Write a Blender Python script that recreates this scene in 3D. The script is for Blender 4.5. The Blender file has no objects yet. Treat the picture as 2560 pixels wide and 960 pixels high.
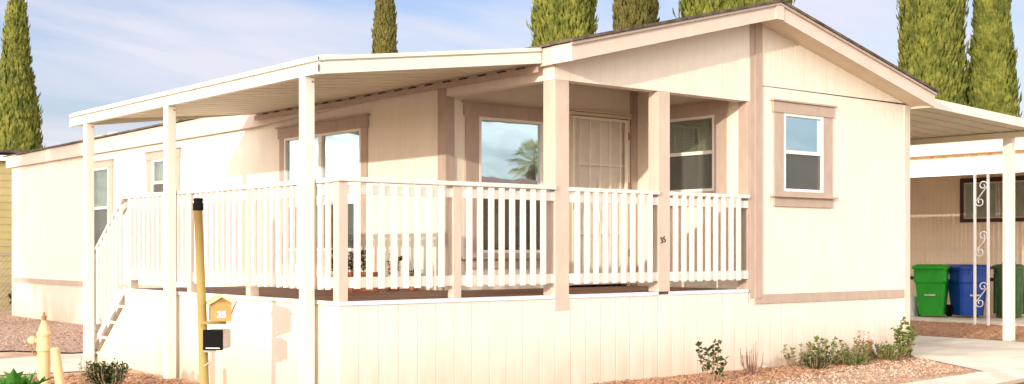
import bpy, math, random
from mathutils import Vector, Matrix, noise
random.seed(7)
R = math.radians
scn = bpy.context.scene
col = scn.collection
G = -0.89            # lot level (deck floor is z = 0)
ST = -.945           # street level

# ------------------------------------------------------------------ camera
cam = bpy.data.cameras.new('camera'); co = bpy.data.objects.new('camera', cam); col.objects.link(co)
co.location = (-5.442, -8.975, 0.445)
co.rotation_euler = (R(90), 0, R(50.859-90))
cam.sensor_width = 36; cam.lens = 3109/2560*36; cam.shift_y = 142/2560
cam.clip_start = .05; cam.clip_end = 3000
scn.camera = co

# ------------------------------------------------------------------ light
SUN = Vector((2.53, .964, -.465)).normalized()
SUN_EL = math.asin(-SUN.z); SUN_ROT = math.atan2(-SUN.x, -SUN.y)
w = bpy.data.worlds.new('World'); scn.world = w; w.use_nodes = True
nt = w.node_tree; nt.nodes.clear()
def N(t, ty, **k):
    n = t.nodes.new(ty)
    for a, b in k.items(): setattr(n, a, b)
    return n
sky = N(nt, 'ShaderNodeTexSky', sky_type='NISHITA', sun_disc=False, sun_elevation=SUN_EL, sun_rotation=SUN_ROT,
        air_density=1.0, dust_density=1.2, ozone_density=1.6, altitude=50)
gain = N(nt, 'ShaderNodeMixRGB', blend_type='MULTIPLY'); gain.inputs[0].default_value = 1; gain.inputs[2].default_value = (1.3, 1.2, 1.5, 1)
tc = N(nt, 'ShaderNodeTexCoord')
sep = N(nt, 'ShaderNodeSeparateXYZ'); nt.links.new(tc.outputs['Generated'], sep.inputs[0])
# project directions on a cloud layer
mx = N(nt, 'ShaderNodeMath', operation='ADD'); mx.inputs[1].default_value = .16
nt.links.new(sep.outputs['Z'], mx.inputs[0])
dv = N(nt, 'ShaderNodeVectorMath', operation='DIVIDE'); nt.links.new(tc.outputs['Generated'], dv.inputs[0])
cb = N(nt, 'ShaderNodeCombineXYZ'); [nt.links.new(mx.outputs[0], cb.inputs[i]) for i in range(3)]
nt.links.new(cb.outputs[0], dv.inputs[1])
mp = N(nt, 'ShaderNodeMapping'); mp.inputs['Rotation'].default_value = (0, 0, R(35)); mp.inputs['Scale'].default_value = (.62, 1.5, 1); mp.inputs['Location'].default_value = (1.7, .3, 0)
nt.links.new(dv.outputs[0], mp.inputs[0])
ns = N(nt, 'ShaderNodeTexNoise'); ns.inputs['Scale'].default_value = 1.1; ns.inputs['Detail'].default_value = 7; ns.inputs['Roughness'].default_value = .55; ns.inputs['Distortion'].default_value = .35
nt.links.new(mp.outputs[0], ns.inputs['Vector'])
rp = N(nt, 'ShaderNodeValToRGB'); rp.color_ramp.elements[0].position = .40; rp.color_ramp.elements[1].position = .62
rp.color_ramp.elements[0].color = (.08, .08, .08, 1); rp.color_ramp.elements[1].color = (.9, .9, .9, 1)
nt.links.new(ns.outputs[0], rp.inputs[0])
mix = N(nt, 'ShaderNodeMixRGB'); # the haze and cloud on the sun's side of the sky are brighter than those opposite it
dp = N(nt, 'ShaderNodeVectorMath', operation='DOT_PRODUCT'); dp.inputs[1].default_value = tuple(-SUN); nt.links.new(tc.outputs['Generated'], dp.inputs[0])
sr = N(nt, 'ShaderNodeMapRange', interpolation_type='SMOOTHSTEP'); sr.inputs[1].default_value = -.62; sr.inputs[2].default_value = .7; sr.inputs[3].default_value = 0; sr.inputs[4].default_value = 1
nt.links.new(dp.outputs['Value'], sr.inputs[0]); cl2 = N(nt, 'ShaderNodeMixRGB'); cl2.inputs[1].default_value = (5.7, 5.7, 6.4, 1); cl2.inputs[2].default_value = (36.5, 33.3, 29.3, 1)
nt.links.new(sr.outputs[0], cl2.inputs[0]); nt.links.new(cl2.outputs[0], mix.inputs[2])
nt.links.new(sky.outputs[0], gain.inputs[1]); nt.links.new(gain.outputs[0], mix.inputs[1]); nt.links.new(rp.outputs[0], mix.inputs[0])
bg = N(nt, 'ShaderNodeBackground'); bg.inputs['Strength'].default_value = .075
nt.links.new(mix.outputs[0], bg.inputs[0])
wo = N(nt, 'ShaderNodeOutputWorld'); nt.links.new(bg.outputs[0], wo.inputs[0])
sl = bpy.data.lights.new('sun', 'SUN'); sl.energy = 1.75; sl.angle = R(.55); sl.color = (1, .90, .77)
so = bpy.data.objects.new('sun', sl); col.objects.link(so); so.rotation_euler = SUN.to_track_quat('-Z', 'Y').to_euler(); so.location = (-30, -12, 12)
scn.view_settings.view_transform = 'Standard'; scn.view_settings.look = 'None'
scn.view_settings.exposure = .98; scn.view_settings.gamma = 1; scn.view_settings.use_curve_mapping = False

# ------------------------------------------------------------------ materials
def mat(name, c, c2=None, scale=4, rough=.75, bump=0, bscale=60, stretch=(1, 1, 1), metal=0, spec=.4, groove=None, detail=5, contrast=(.35, .65), gdepth=.5, transl=0, dirt=None):
    m = bpy.data.materials.new(name); m.use_nodes = True; t = m.node_tree; b = t.nodes['Principled BSDF']
    b.inputs['Roughness'].default_value = rough; b.inputs['Metallic'].default_value = metal
    b.inputs['Specular IOR Level'].default_value = spec
    g = N(t, 'ShaderNodeNewGeometry'); mpn = N(t, 'ShaderNodeMapping'); mpn.inputs['Scale'].default_value = stretch
    t.links.new(g.outputs['Position'], mpn.inputs[0])
    cout = None
    if c2:
        n = N(t, 'ShaderNodeTexNoise'); n.inputs['Scale'].default_value = scale; n.inputs['Detail'].default_value = detail
        t.links.new(mpn.outputs[0], n.inputs['Vector'])
        r = N(t, 'ShaderNodeValToRGB'); e = r.color_ramp.elements
        e[0].position, e[1].position = contrast; e[0].color = (*c, 1); e[1].color = (*c2, 1)
        t.links.new(n.outputs[0], r.inputs[0]); cout = r.outputs[0]
    else: b.inputs['Base Color'].default_value = (*c, 1)
    if dirt:      # splash marks rising from the ground and rain streaks, part of the paint
        sp = N(t, 'ShaderNodeSeparateXYZ'); t.links.new(g.outputs['Position'], sp.inputs[0])
        mr = N(t, 'ShaderNodeMapRange'); mr.inputs[1].default_value = dirt[1]; mr.inputs[2].default_value = dirt[1]+dirt[2]; mr.inputs[3].default_value = 1; mr.inputs[4].default_value = 0
        t.links.new(sp.outputs['Z'], mr.inputs[0])
        n2 = N(t, 'ShaderNodeTexNoise'); n2.inputs['Scale'].default_value = 5; m2 = N(t, 'ShaderNodeMapping'); m2.inputs['Scale'].default_value = (1, 1, .25)
        t.links.new(g.outputs['Position'], m2.inputs[0]); t.links.new(m2.outputs[0], n2.inputs['Vector'])
        mm = N(t, 'ShaderNodeMath', operation='MULTIPLY'); t.links.new(mr.outputs[0], mm.inputs[0]); t.links.new(n2.outputs[0], mm.inputs[1])
        mxx = N(t, 'ShaderNodeMixRGB'); mxx.inputs[2].default_value = (*dirt[0], 1)
        if cout: t.links.new(cout, mxx.inputs[1])
        else: mxx.inputs[1].default_value = (*c, 1)
        t.links.new(mm.outputs[0], mxx.inputs[0]); cout = mxx.outputs[0]
    if cout: t.links.new(cout, b.inputs['Base Color'])
    h = None
    if bump:
        n3 = N(t, 'ShaderNodeTexNoise'); n3.inputs['Scale'].default_value = bscale; n3.inputs['Detail'].default_value = 4
        t.links.new(mpn.outputs[0], n3.inputs['Vector'])
        bp = N(t, 'ShaderNodeBump'); bp.inputs['Strength'].default_value = bump; bp.inputs['Distance'].default_value = .01
        t.links.new(n3.outputs[0], bp.inputs['Height']); h = bp
    if groove:    # (axis, period, width): cut lines in the sheet
        ax, per, wd = groove
        sp = N(t, 'ShaderNodeSeparateXYZ'); t.links.new(g.outputs['Position'], sp.inputs[0])
        if ax == 'XY':
            ad = N(t, 'ShaderNodeMath', operation='ADD'); t.links.new(sp.outputs['X'], ad.inputs[0]); t.links.new(sp.outputs['Y'], ad.inputs[1]); src = ad.outputs[0]
        else: src = sp.outputs[ax]
        dvn = N(t, 'ShaderNodeMath', operation='DIVIDE'); dvn.inputs[1].default_value = per; t.links.new(src, dvn.inputs[0])
        fr = N(t, 'ShaderNodeMath', operation='FRACT'); t.links.new(dvn.outputs[0], fr.inputs[0])
        pp = N(t, 'ShaderNodeMath', operation='PINGPONG'); pp.inputs[1].default_value = .5; t.links.new(fr.outputs[0], pp.inputs[0])
        mr = N(t, 'ShaderNodeMapRange'); mr.inputs[1].default_value = wd/per*.35; mr.inputs[2].default_value = wd/per*.6; t.links.new(pp.outputs[0], mr.inputs[0])
        bp = N(t, 'ShaderNodeBump'); bp.inputs['Strength'].default_value = gdepth; bp.inputs['Distance'].default_value = .012
        t.links.new(mr.outputs[0], bp.inputs['Height'])
        if h: t.links.new(h.outputs[0], bp.inputs['Normal'])
        h = bp
    if h: t.links.new(h.outputs[0], b.inputs['Normal'])
    if transl:
        tr = N(t, 'ShaderNodeBsdfTranslucent'); ms = N(t, 'ShaderNodeMixShader'); ms.inputs[0].default_value = transl
        if cout: t.links.new(cout, tr.inputs[0])
        else: tr.inputs[0].default_value = (*c, 1)
        o = t.nodes['Material Output']; t.links.new(b.outputs[0], ms.inputs[1]); t.links.new(tr.outputs[0], ms.inputs[2]); t.links.new(ms.outputs[0], o.inputs[0])
    return m
M = {}
M['siding'] = mat('cream_siding', (.775, .695, .58), (.815, .74, .63), 3, bump=.35, bscale=26, stretch=(3, 3, .5), groove=('XY', .2, .014), gdepth=.35)
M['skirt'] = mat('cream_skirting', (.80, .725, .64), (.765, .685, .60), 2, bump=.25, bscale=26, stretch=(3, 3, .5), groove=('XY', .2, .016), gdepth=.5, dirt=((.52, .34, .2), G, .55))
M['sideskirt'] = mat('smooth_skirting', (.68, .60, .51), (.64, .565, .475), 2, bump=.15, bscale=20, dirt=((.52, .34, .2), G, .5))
M['trim'] = mat('taupe_trim', (.43, .33, .265), (.475, .37, .30), 6, bump=.4, bscale=40, stretch=(2, 2, .7))
M['rake'] = mat('pale_taupe_board', (.62, .505, .425), (.66, .545, .46), 5, bump=.12, bscale=40)
M['post'] = mat('taupe_post', (.56, .45, .37), (.61, .495, .41), 5, bump=.35, bscale=45, stretch=(1, 1, .5))
M['white'] = mat('white_rail_paint', (.72, .67, .605), (.77, .725, .66), 9, bump=.12, bscale=60, rough=.55)
M['alum'] = mat('white_aluminium', (.70, .68, .58), (.74, .72, .63), 1.5, rough=.42, spec=.5)
M['pan'] = mat('ceiling_pan', (.66, .58, .42), (.72, .64, .48), 1.5, rough=.5)
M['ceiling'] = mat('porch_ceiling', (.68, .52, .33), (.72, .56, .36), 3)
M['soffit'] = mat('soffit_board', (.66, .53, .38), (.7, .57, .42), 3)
M['vinyl'] = mat('white_vinyl', (.82, .79, .73), rough=.4)
M['edge'] = mat('metal_edge', (.66, .74, .86), (.58, .66, .80), 3, rough=.35)
M['shingle'] = mat('roof_shingle', (.05, .042, .035), (.15, .115, .085), 9, bump=.8, bscale=30, rough=.95, groove=('Y', .14, .02))
M['deck'] = mat('deck_boards', (.12, .065, .04), (.30, .13, .07), 1.6, bump=.4, bscale=30, stretch=(.35, 5, 1), rough=.6, groove=('Y', .14, .012), contrast=(.4, .62))
M['deckedge'] = mat('deck_rim', (.20, .115, .075), (.33, .19, .12), 3, stretch=(.5, .5, 4))
M['black'] = mat('black_plastic', (.008, .008, .008), rough=.9, spec=.08)
M['dark'] = mat('dark_void', (.02, .018, .016), rough=.9)
M['concrete'] = mat('concrete', (.54, .49, .41), (.69, .64, .55), 1.6, bump=.5, bscale=50, detail=12, groove=('Y', 1.83, .02), gdepth=1, contrast=(.38, .6))
M['asphalt'] = mat('asphalt', (.055, .055, .058), (.085, .083, .08), 6, bump=.6, bscale=120, detail=8)
M['dirt'] = mat('dirt', (.36, .235, .155), (.56, .41, .30), 2.2, bump=.7, bscale=30, detail=9)
M['mulch'] = mat('bark_bed', (.22, .11, .06), (.46, .25, .14), 9, bump=1, bscale=60, detail=9)
M['gravelm'] = mat('gravel_sheet', (.20, .13, .10), (.48, .34, .26), 22, bump=1, bscale=70, detail=8)
M['ground'] = mat('ground_soil', (.34, .24, .16), (.44, .33, .22), .6, bump=.3, bscale=10, detail=8)
M['chip'] = mat('bark_chip', (.15, .075, .045), (.50, .29, .17), 30, rough=.9)
M['pebble'] = mat('pebbles', (.24, .15, .10), (.66, .52, .41), 25, rough=.85)
M['cyp'] = mat('cypress_leaf', (.075, .10, .012), (.25, .255, .04), 2.4, rough=.8, transl=.25, contrast=(.3, .7), detail=6)
M['cypb'] = mat('cypress_leaf_olive', (.085, .082, .014), (.20, .175, .04), 2.4, rough=.8, transl=.25, contrast=(.3, .7), detail=6)
M['yardstone'] = mat('brown_gravel', (.16, .10, .08), (.46, .32, .25), 25, rough=.9)
M['bark'] = mat('bark', (.11, .08, .055), (.2, .15, .1), 8, bump=.8, bscale=20)
M['leafd'] = mat('leaf_dark', (.022, .048, .012), (.075, .11, .03), 14, rough=.5, transl=.25)
M['leafg'] = mat('leaf_green', (.07, .13, .018), (.17, .24, .045), 9, rough=.5, transl=.3)
M['leafy'] = mat('leaf_yellowgreen', (.12, .15, .035), (.28, .27, .09), 14, rough=.6, transl=.3)
M['leafbig'] = mat('leaf_bright', (.03, .13, .012), (.09, .28, .03), 7, rough=.45, transl=.25)
M['stem'] = mat('stem', (.25, .16, .09), (.4, .27, .16), 20)
M['dry'] = mat('dry_twig', (.20, .11, .08), (.34, .2, .14), 20)
M['flower'] = mat('petal', (.8, .22, .32))
M['redfl'] = mat('petal_red', (.5, .06, .05))
M['terra'] = mat('terracotta', (.36, .11, .06), (.43, .15, .08), 12)
M['soil'] = mat('potting_soil', (.05, .035, .025))
M['cedar'] = mat('yellow_pole', (.30, .225, .07), (.39, .295, .10), 5, bump=.3, bscale=30, stretch=(1, 1, .3))
M['boxwood'] = mat('ochre_box', (.37, .255, .085), (.43, .305, .11), 12, bump=.2, bscale=40)
M['boxroof'] = mat('pale_yellow_roof', (.56, .47, .24), (.62, .52, .28), 8)
M['galv'] = mat('grey_metal', (.5, .47, .45), (.6, .56, .53), 6, metal=.5, rough=.4)
M['hyd'] = mat('hydrant_paint', (.66, .46, .23), (.72, .52, .28), 8, rough=.4, bump=.1)
M['hydd'] = mat('hydrant_dark', (.30, .17, .07))
M['iron'] = mat('white_iron', (.85, .85, .85), rough=.4)
M['yellow'] = mat('yellow_lap', (.45, .38, .18), (.52, .44, .21), 2, groove=('Z', .16, .025), gdepth=1)
M['nwall'] = mat('corrugated_tan', (.86, .71, .54), (.89, .75, .58), 1.5, rough=.6)
M['nroof'] = mat('neighbour_fascia', (.72, .58, .44), (.78, .64, .5), 2)
M['nwhite'] = mat('neighbour_white', (.85, .86, .88), rough=.45)
M['brown'] = mat('dark_brown_frame', (.07, .03, .02))
M['bing'] = mat('bin_green', (.012, .27, .015), (.016, .32, .02), 6, rough=.45)
M['binb'] = mat('bin_blue', (.006, .055, .33), (.01, .07, .39), 6, rough=.4)
M['bind'] = mat('bin_dark_green', (.035, .085, .035), (.05, .11, .045), 9, rough=.5)
M['bucket'] = mat('white_bucket', (.75, .76, .78), rough=.4)
M['label'] = mat('pale_label', (.75, .8, .7))
M['lblue'] = mat('label_ink', (.12, .08, .35))
M['brick'] = mat('red_brick', (.45, .14, .08), (.55, .2, .12), 20)
M['numblk'] = mat('number_brown', (.06, .025, .015))
M['numwht'] = mat('number_white', (.85, .85, .85))
M['blind'] = mat('blind', (.42, .36, .27), (.46, .40, .30), 3, groove=('Z', .025, .014), gdepth=1)
M['blindl'] = mat('pale_blind', (.66, .62, .54), (.72, .68, .6), 3, groove=('Z', .025, .014), gdepth=1)
M['curtain'] = mat('curtain', (.46, .41, .33), (.58, .52, .42), 6, stretch=(3, 3, .6))
M['doorpanel'] = mat('mesh_panel', (.70, .62, .53), (.78, .70, .61), 5, bump=.5, bscale=90)
M['doorbar'] = mat('door_bar', (.82, .76, .66), rough=.5)
M['palm'] = mat('palm_leaf', (.32, .31, .18), (.40, .38, .22), 5, transl=.2)
M['tileroof'] = mat('brown_tile_roof', (.30, .17, .12), (.38, .23, .17), 3, groove=('Z', .1, .03), gdepth=1)
def glass(name, refl, tint, dark=None):
    m = bpy.data.materials.new(name); m.use_nodes = True; t = m.node_tree; t.nodes.clear()
    o = N(t, 'ShaderNodeOutputMaterial'); tr = N(t, 'ShaderNodeBsdfTransparent'); gl = N(t, 'ShaderNodeBsdfGlossy')
    tr.inputs[0].default_value = (*tint, 1); gl.inputs['Roughness'].default_value = .015; gl.inputs[0].default_value = (.76, .95, 1, 1)
    g = N(t, 'ShaderNodeNewGeometry'); n = N(t, 'ShaderNodeTexNoise'); n.inputs['Scale'].default_value = 1.3; t.links.new(g.outputs['Position'], n.inputs['Vector'])
    bp = N(t, 'ShaderNodeBump'); bp.inputs['Strength'].default_value = .12; bp.inputs['Distance'].default_value = .02; t.links.new(n.outputs[0], bp.inputs['Height']); t.links.new(bp.outputs[0], gl.inputs['Normal'])
    ms = N(t, 'ShaderNodeMixShader'); ms.inputs[0].default_value = refl
    t.links.new(tr.outputs[0], ms.inputs[1]); t.links.new(gl.outputs[0], ms.inputs[2]); t.links.new(ms.outputs[0], o.inputs[0])
    return m
M['glass'] = glass('window_glass', .72, (.75, .8, .78))
M['glassf'] = glass('window_glass_faint', .22, (.8, .82, .78))
def screen(name, fac):
    m = bpy.data.materials.new(name); m.use_nodes = True; t = m.node_tree; t.nodes.clear()
    o = N(t, 'ShaderNodeOutputMaterial'); tr = N(t, 'ShaderNodeBsdfTransparent'); d = N(t, 'ShaderNodeBsdfDiffuse'); d.inputs[0].default_value = (.15, .14, .13, 1)
    ms = N(t, 'ShaderNodeMixShader'); ms.inputs[0].default_value = fac
    t.links.new(tr.outputs[0], ms.inputs[1]); t.links.new(d.outputs[0], ms.inputs[2]); t.links.new(ms.outputs[0], o.inputs[0]); return m
M['screen'] = screen('insect_screen', .38); M['screenl'] = screen('insect_screen_light', .3)

# ------------------------------------------------------------------ helpers
def tag(o, label=None, cat=None, group=None, kind=None):
    if label: o['label'] = label
    if cat: o['category'] = cat
    if group: o['group'] = group
    if kind: o['kind'] = kind
    return o
def empty(name, loc, label=None, cat=None, group=None, rz=0):
    o = bpy.data.objects.new(name, None); col.objects.link(o); o.location = loc; o.rotation_euler = (0, 0, rz)
    o.empty_display_size = .2
    return tag(o, label, cat, group)
def wloc(o):
    v = Vector((0, 0, 0))
    while o is not None: v += o.location; o = o.parent
    return v
class MB:
    def __init__(s): s.v = []; s.f = []; s.mi = []
    def add(s, vs, fs, mi=0):
        k = len(s.v); s.v += [tuple(p) for p in vs]; s.f += [tuple(i+k for i in f) for f in fs]; s.mi += [mi]*len(fs); return s
    def box(s, x0, x1, y0, y1, z0, z1, mi=0):
        if x0 > x1: x0, x1 = x1, x0
        if y0 > y1: y0, y1 = y1, y0
        if z0 > z1: z0, z1 = z1, z0
        return s.add([(x0,y0,z0),(x1,y0,z0),(x1,y1,z0),(x0,y1,z0),(x0,y0,z1),(x1,y0,z1),(x1,y1,z1),(x0,y1,z1)],
            [(0,3,2,1),(4,5,6,7),(0,1,5,4),(1,2,6,5),(2,3,7,6),(3,0,4,7)], mi)
    def prism(s, pts, off, mi=0):      # pts: 3d polygon, extruded by off
        n = len(pts); a = [Vector(p) for p in pts]; b = [p+Vector(off) for p in a]
        return s.add(a+b, [tuple(range(n-1, -1, -1)), tuple(range(n, 2*n))]+[(i, (i+1) % n, n+(i+1) % n, n+i) for i in range(n)], mi)
    def tube(s, pts, rad, k=8, mi=0, cap=True):
        pts = [Vector(p) for p in pts]; rs = rad if isinstance(rad, (list, tuple)) else [rad]*len(pts)
        vs = []; fs = []; ref = None
        for i, p in enumerate(pts):
            t = (pts[min(i+1, len(pts)-1)]-pts[max(i-1, 0)]).normalized()
            if ref is None: ref = Vector((0, 0, 1)) if abs(t.z) < .9 else Vector((1, 0, 0))
            a = t.cross(ref).normalized(); b = t.cross(a).normalized(); ref = a.cross(t) if False else ref
            for j in range(k):
                an = 2*math.pi*j/k; vs.append(p+(a*math.cos(an)+b*math.sin(an))*rs[i])
        for i in range(len(pts)-1):
            for j in range(k):
                fs.append((i*k+j, i*k+(j+1) % k, (i+1)*k+(j+1) % k, (i+1)*k+j))
        if cap: fs.append(tuple(range(k))); fs.append(tuple(range((len(pts)-1)*k+k-1, (len(pts)-1)*k-1, -1)))
        return s.add(vs, fs, mi)
    def lathe(s, prof, c=(0, 0, 0), k=20, mi=0, sx=1, sy=1):
        vs = []; fs = []; c = Vector(c)
        for (r, z) in prof:
            for j in range(k):
                a = 2*math.pi*j/k; vs.append(c+Vector((r*math.cos(a)*sx, r*math.sin(a)*sy, z)))
        for i in range(len(prof)-1):
            for j in range(k): fs.append((i*k+j, i*k+(j+1) % k, (i+1)*k+(j+1) % k, (i+1)*k+j))
        fs.append(tuple(range(k-1, -1, -1))); n = len(prof)-1; fs.append(tuple(n*k+j for j in range(k)))
        return s.add(vs, fs, mi)
    def build(s, name, m, parent=None, bevel=0, smooth=False, root=None):
        o0 = wloc(parent) if parent is not None else Vector((0, 0, 0))
        if root is not None: o0 = Vector(root)
        me = bpy.data.meshes.new(name); me.from_pydata([Vector(v)-o0 for v in s.v], [], s.f); 
        ms = m if isinstance(m, (list, tuple)) else [m]
        for q in ms: me.materials.append(q)
        if len(ms) > 1:
            for p, i in zip(me.polygons, s.mi): p.material_index = i
        if smooth:
            for p in me.polygons: p.use_smooth = True
        me.update()
        o = bpy.data.objects.new(name, me); col.objects.link(o)
        if parent is not None: o.parent = parent
        elif root is not None: o.location = root
        if bevel:
            b = o.modifiers.new('bevel', 'BEVEL'); b.width = bevel; b.segments = 2; b.limit_method = 'ANGLE'; b.angle_limit = R(40)
        if smooth and bevel: pass
        return o
def copy_tree(o, parent=None):
    c = o.copy(); col.objects.link(c); c.parent = parent
    for ch in list(o.children): copy_tree(ch, c)
    return c
class FR(MB):       # box builder in a wall's own frame: u along wall, n outwards, z up
    def __init__(s, kind, plane): super().__init__(); s.k = kind; s.p = plane
    def w(s, u, n, z):
        return (u, s.p-n, z) if s.k == 'F' else (s.p-n, u, z)
    def b(s, u0, u1, n0, n1, z0, z1, mi=0):
        a = s.w(u0, n0, z0); c = s.w(u1, n1, z1)
        return s.box(a[0], c[0], a[1], c[1], a[2], c[2], mi)
def wall_cells(mb, k, plane, u0, u1, z0, z1, holes, th=.1):
    us = sorted({u0, u1, *[h[0] for h in holes], *[h[1] for h in holes]}); zs = sorted({z0, z1, *[h[2] for h in holes], *[h[3] for h in holes]})
    f = FR(k, plane)
    for i in range(len(us)-1):
        run = None
        for j in range(len(zs)-1):
            um, zm = (us[i]+us[i+1])/2, (zs[j]+zs[j+1])/2
            solid = not any(h[0] < um < h[1] and h[2] < zm < h[3] for h in holes)
            if solid and run is None: run = zs[j]
            if (not solid) and run is not None: f.b(us[i], us[i+1], -th, 0, run, zs[j]); run = None
        if run is not None: f.b(us[i], us[i+1], -th, 0, run, zs[-1])
    mb.add(f.v, f.f)
def text(name, s, size, m, parent, loc, rot, extrude=.002, bold=0):
    c = bpy.data.curves.new(name, 'FONT'); c.body = s; c.size = size; c.extrude = extrude; c.offset = bold; c.align_x = 'CENTER'; c.align_y = 'CENTER'
    t = bpy.data.objects.new(name, c); col.objects.link(t)
    bpy.context.view_layer.update()
    me = bpy.data.meshes.new_from_object(t.evaluated_get(bpy.context.evaluated_depsgraph_get()))
    bpy.data.objects.remove(t); me.materials.clear(); me.materials.append(m)
    o = bpy.data.objects.new(name, me); col.objects.link(o); o.parent = parent
    o.location = Vector(loc)-wloc(parent); o.rotation_euler = rot
    return o

# ================================================================== SETTING
def sheet(name, pts, z, m, th=0, label=None):
    mb = MB()
    if th: mb.prism([(x, y, z-th) for x, y in pts], (0, 0, th))
    else: mb.add([(x, y, z) for x, y in pts], [tuple(range(len(pts)))])
    return tag(mb.build(name, m), kind='structure', label=label)
sheet('ground', [(-900, -900), (900, -900), (900, 900), (-900, 900)], ST, M['ground'])
sheet('street', [(-80, -13), (80, -13), (80, .1), (30, -.3), (12, -1.55), (8, -2.1), (6.9, -2.29), (5.98, -2.42), (2, -2.5), (-12, -2.7), (-80, -2.7)], ST+.004, M['asphalt'])
edge = [(-80, -2.7), (-12, -2.7), (2, -2.5), (5.98, -2.20), (6.9, -2.06), (8, -1.9), (12, -1.55), (30, -.3), (80, .1)]
sheet('ground_lot', [(-12, -2.25), (2, -2.15), (5.49, -1.96), (6.86, -1.84), (8, -1.66), (12, -1.1), (30, .1)]+[(30, 60), (-12, 60)], G, M['dirt'], .06)
back = [(-12, -2.25), (2, -2.15), (5.49, -1.96), (6.86, -1.84), (8, -1.66), (12, -1.1), (30, .1)]
mb = MB(); fr = edge[1:-1]
for i in range(len(back)-1):
    a, b, c, d_ = fr[i], fr[i+1], back[i+1], back[i]
    q = [(a[0], a[1]-.03), (b[0], b[1]-.03), c, d_]
    mb.prism([(x, y, G-.05 if k < 2 else G+.004) for k, (x, y) in enumerate(q)], (0, 0, .02))
    mb.prism([(a[0], a[1]-.08, ST+.008), (b[0], b[1]-.08, ST+.008), (b[0], b[1]-.03, G-.03), (a[0], a[1]-.03, G-.03)], (0, 0, -.06))
tag(mb.build('kerb', M['concrete']), kind='structure')
# driveway between the two homes
sheet('driveway', [(8.20, .0), (8.08, -.24), (7.0, -1.80), (8, -1.66), (11.4, -1.2), (11.4, 20), (8.2, 20)], G+.008, M['concrete'])
sheet('ground_strip', [(11.4, -1.2), (14.75, -.9), (14.75, 20), (11.4, 20)], G+.012, M['mulch'])
sheet('neighbour_driveway', [(14.75, -.9), (17.6, -.7), (17.6, 20), (14.75, 20)], G+.02, M['concrete'], .1)
# front bed
sheet('planting_bed', [(-.1, -.02), (-.1, -1.7), (3.0, -1.3), (4.9, -.95), (6.4, -.66), (7.5, -.5), (8.05, -.3), (8.2, 0)], G+.008, M['mulch'])
sheet('walkway', [(-9, 4.75), (-1.37, 4.54), (-.55, 4.42), (.0, 4.36), (.0, 4.9), (1.6, 5.7), (1.6, 6.75), (.286, 6.7), (-.8, 6.5), (-9, 6.2)], G+.01, M['concrete'])
sheet('gravel_yard', [(-9, 8.2), (-3, 8.0), (-.3, 7.6), (.2, 6.75), (2.38, 6.8), (2.38, 40), (-9, 40)], G+.02, M['gravelm'])
sheet('bark_ground', [(-6, -1.5), (-.13, -1.2), (-.13, 3.9), (-.7, 4.1), (-6, 4.3)], G+.006, M['mulch'])

def scatter(name, n, fn, smin, smax, m, flat=.5):
    mb = MB()
    for _ in range(n):
        p = fn()
        if p is None: continue
        x, y = p; s = random.uniform(smin, smax); a = random.uniform(0, 6.28); q = random.uniform(.5, 1)
        ca, sa = math.cos(a)*s, math.sin(a)*s; z = G+.012; t = random.uniform(-.3, .3)*s
        h = s*flat*random.uniform(.6, 1.3)
        mb.add([(x+ca, y+sa, z+t), (x-sa*q, y+ca*q, z+h*.3), (x-ca, y-sa, z-t), (x+sa*q, y-ca*q, z), (x+ca*.3, y+sa*.3, z+h+abs(t)), (x-ca*.4, y-sa*.3, z+h*.9)],
               [(0, 1, 4), (1, 2, 5), (1, 5, 4), (2, 3, 5), (3, 0, 4), (3, 4, 5)])
    return tag(mb.build(name, m), kind='stuff', cat='ground cover')
def inpoly(P):
    xs = [p[0] for p in P]; ys = [p[1] for p in P]
    def f():
        for _ in range(50):
            x, y = random.uniform(min(xs), max(xs)), random.uniform(min(ys), max(ys)); c = False
            for i in range(len(P)):
                (x1, y1), (x2, y2) = P[i], P[i-1]
                if (y1 > y) != (y2 > y) and x < (x2-x1)*(y-y1)/(y2-y1)+x1: c = not c
            if c: return x, y
    return f
tag(scatter('bark_chips', 5200, inpoly([(2.2, -.03), (2.2, -1.2), (4.9, -.9), (6.4, -.6), (7.5, -.42), (8.0, -.28), (8.2, -.03)]), .008, .026, M['chip']), label='brown bark chips spread over the bed along the front skirting')
tag(scatter('border_pebbles', 1700, inpoly([(3.0, -1.15), (3.0, -1.9), (5.4, -1.7), (6.9, -1.6), (7.5, -.9), (8.0, -.32), (7.6, -.34), (6.4, -.52), (4.9, -.82)]), .006, .02, M['pebble'], .7), label='pale pebbles bordering the bark bed beside the kerb')
tag(scatter('yard_gravel', 9000, inpoly([(-3.5, 8.1), (-.3, 7.6), (.2, 6.8), (2.35, 6.8), (2.35, 17), (-1.5, 17)]), .012, .035, M['yardstone'], .7), label='reddish brown gravel along the far side of the home')
tag(scatter('foreground_bark', 4200, inpoly([(-3, .3), (-.6, .3), (-.15, 1), (-.15, 3.9), (-.7, 4.1), (-3, 4.2)]), .012, .035, M['chip']), label='bark chips around the hydrant and the small shrub')
tag(scatter('strip_bark', 2500, inpoly([(11.45, -.9), (14.7, -.8), (14.7, 6), (11.45, 6)]), .012, .03, M['chip']), label='brown bark chips in the strip between the two driveways')

tag(scatter('bark_crumbs', 2600, inpoly([(3.0, -1.0), (3.0, -2.0), (5.4, -1.9), (6.9, -1.75), (8.0, -.32), (6.4, -.5)]), .005, .018, M['chip']), label='loose bark crumbs spilled over the dirt beside the kerb')
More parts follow.
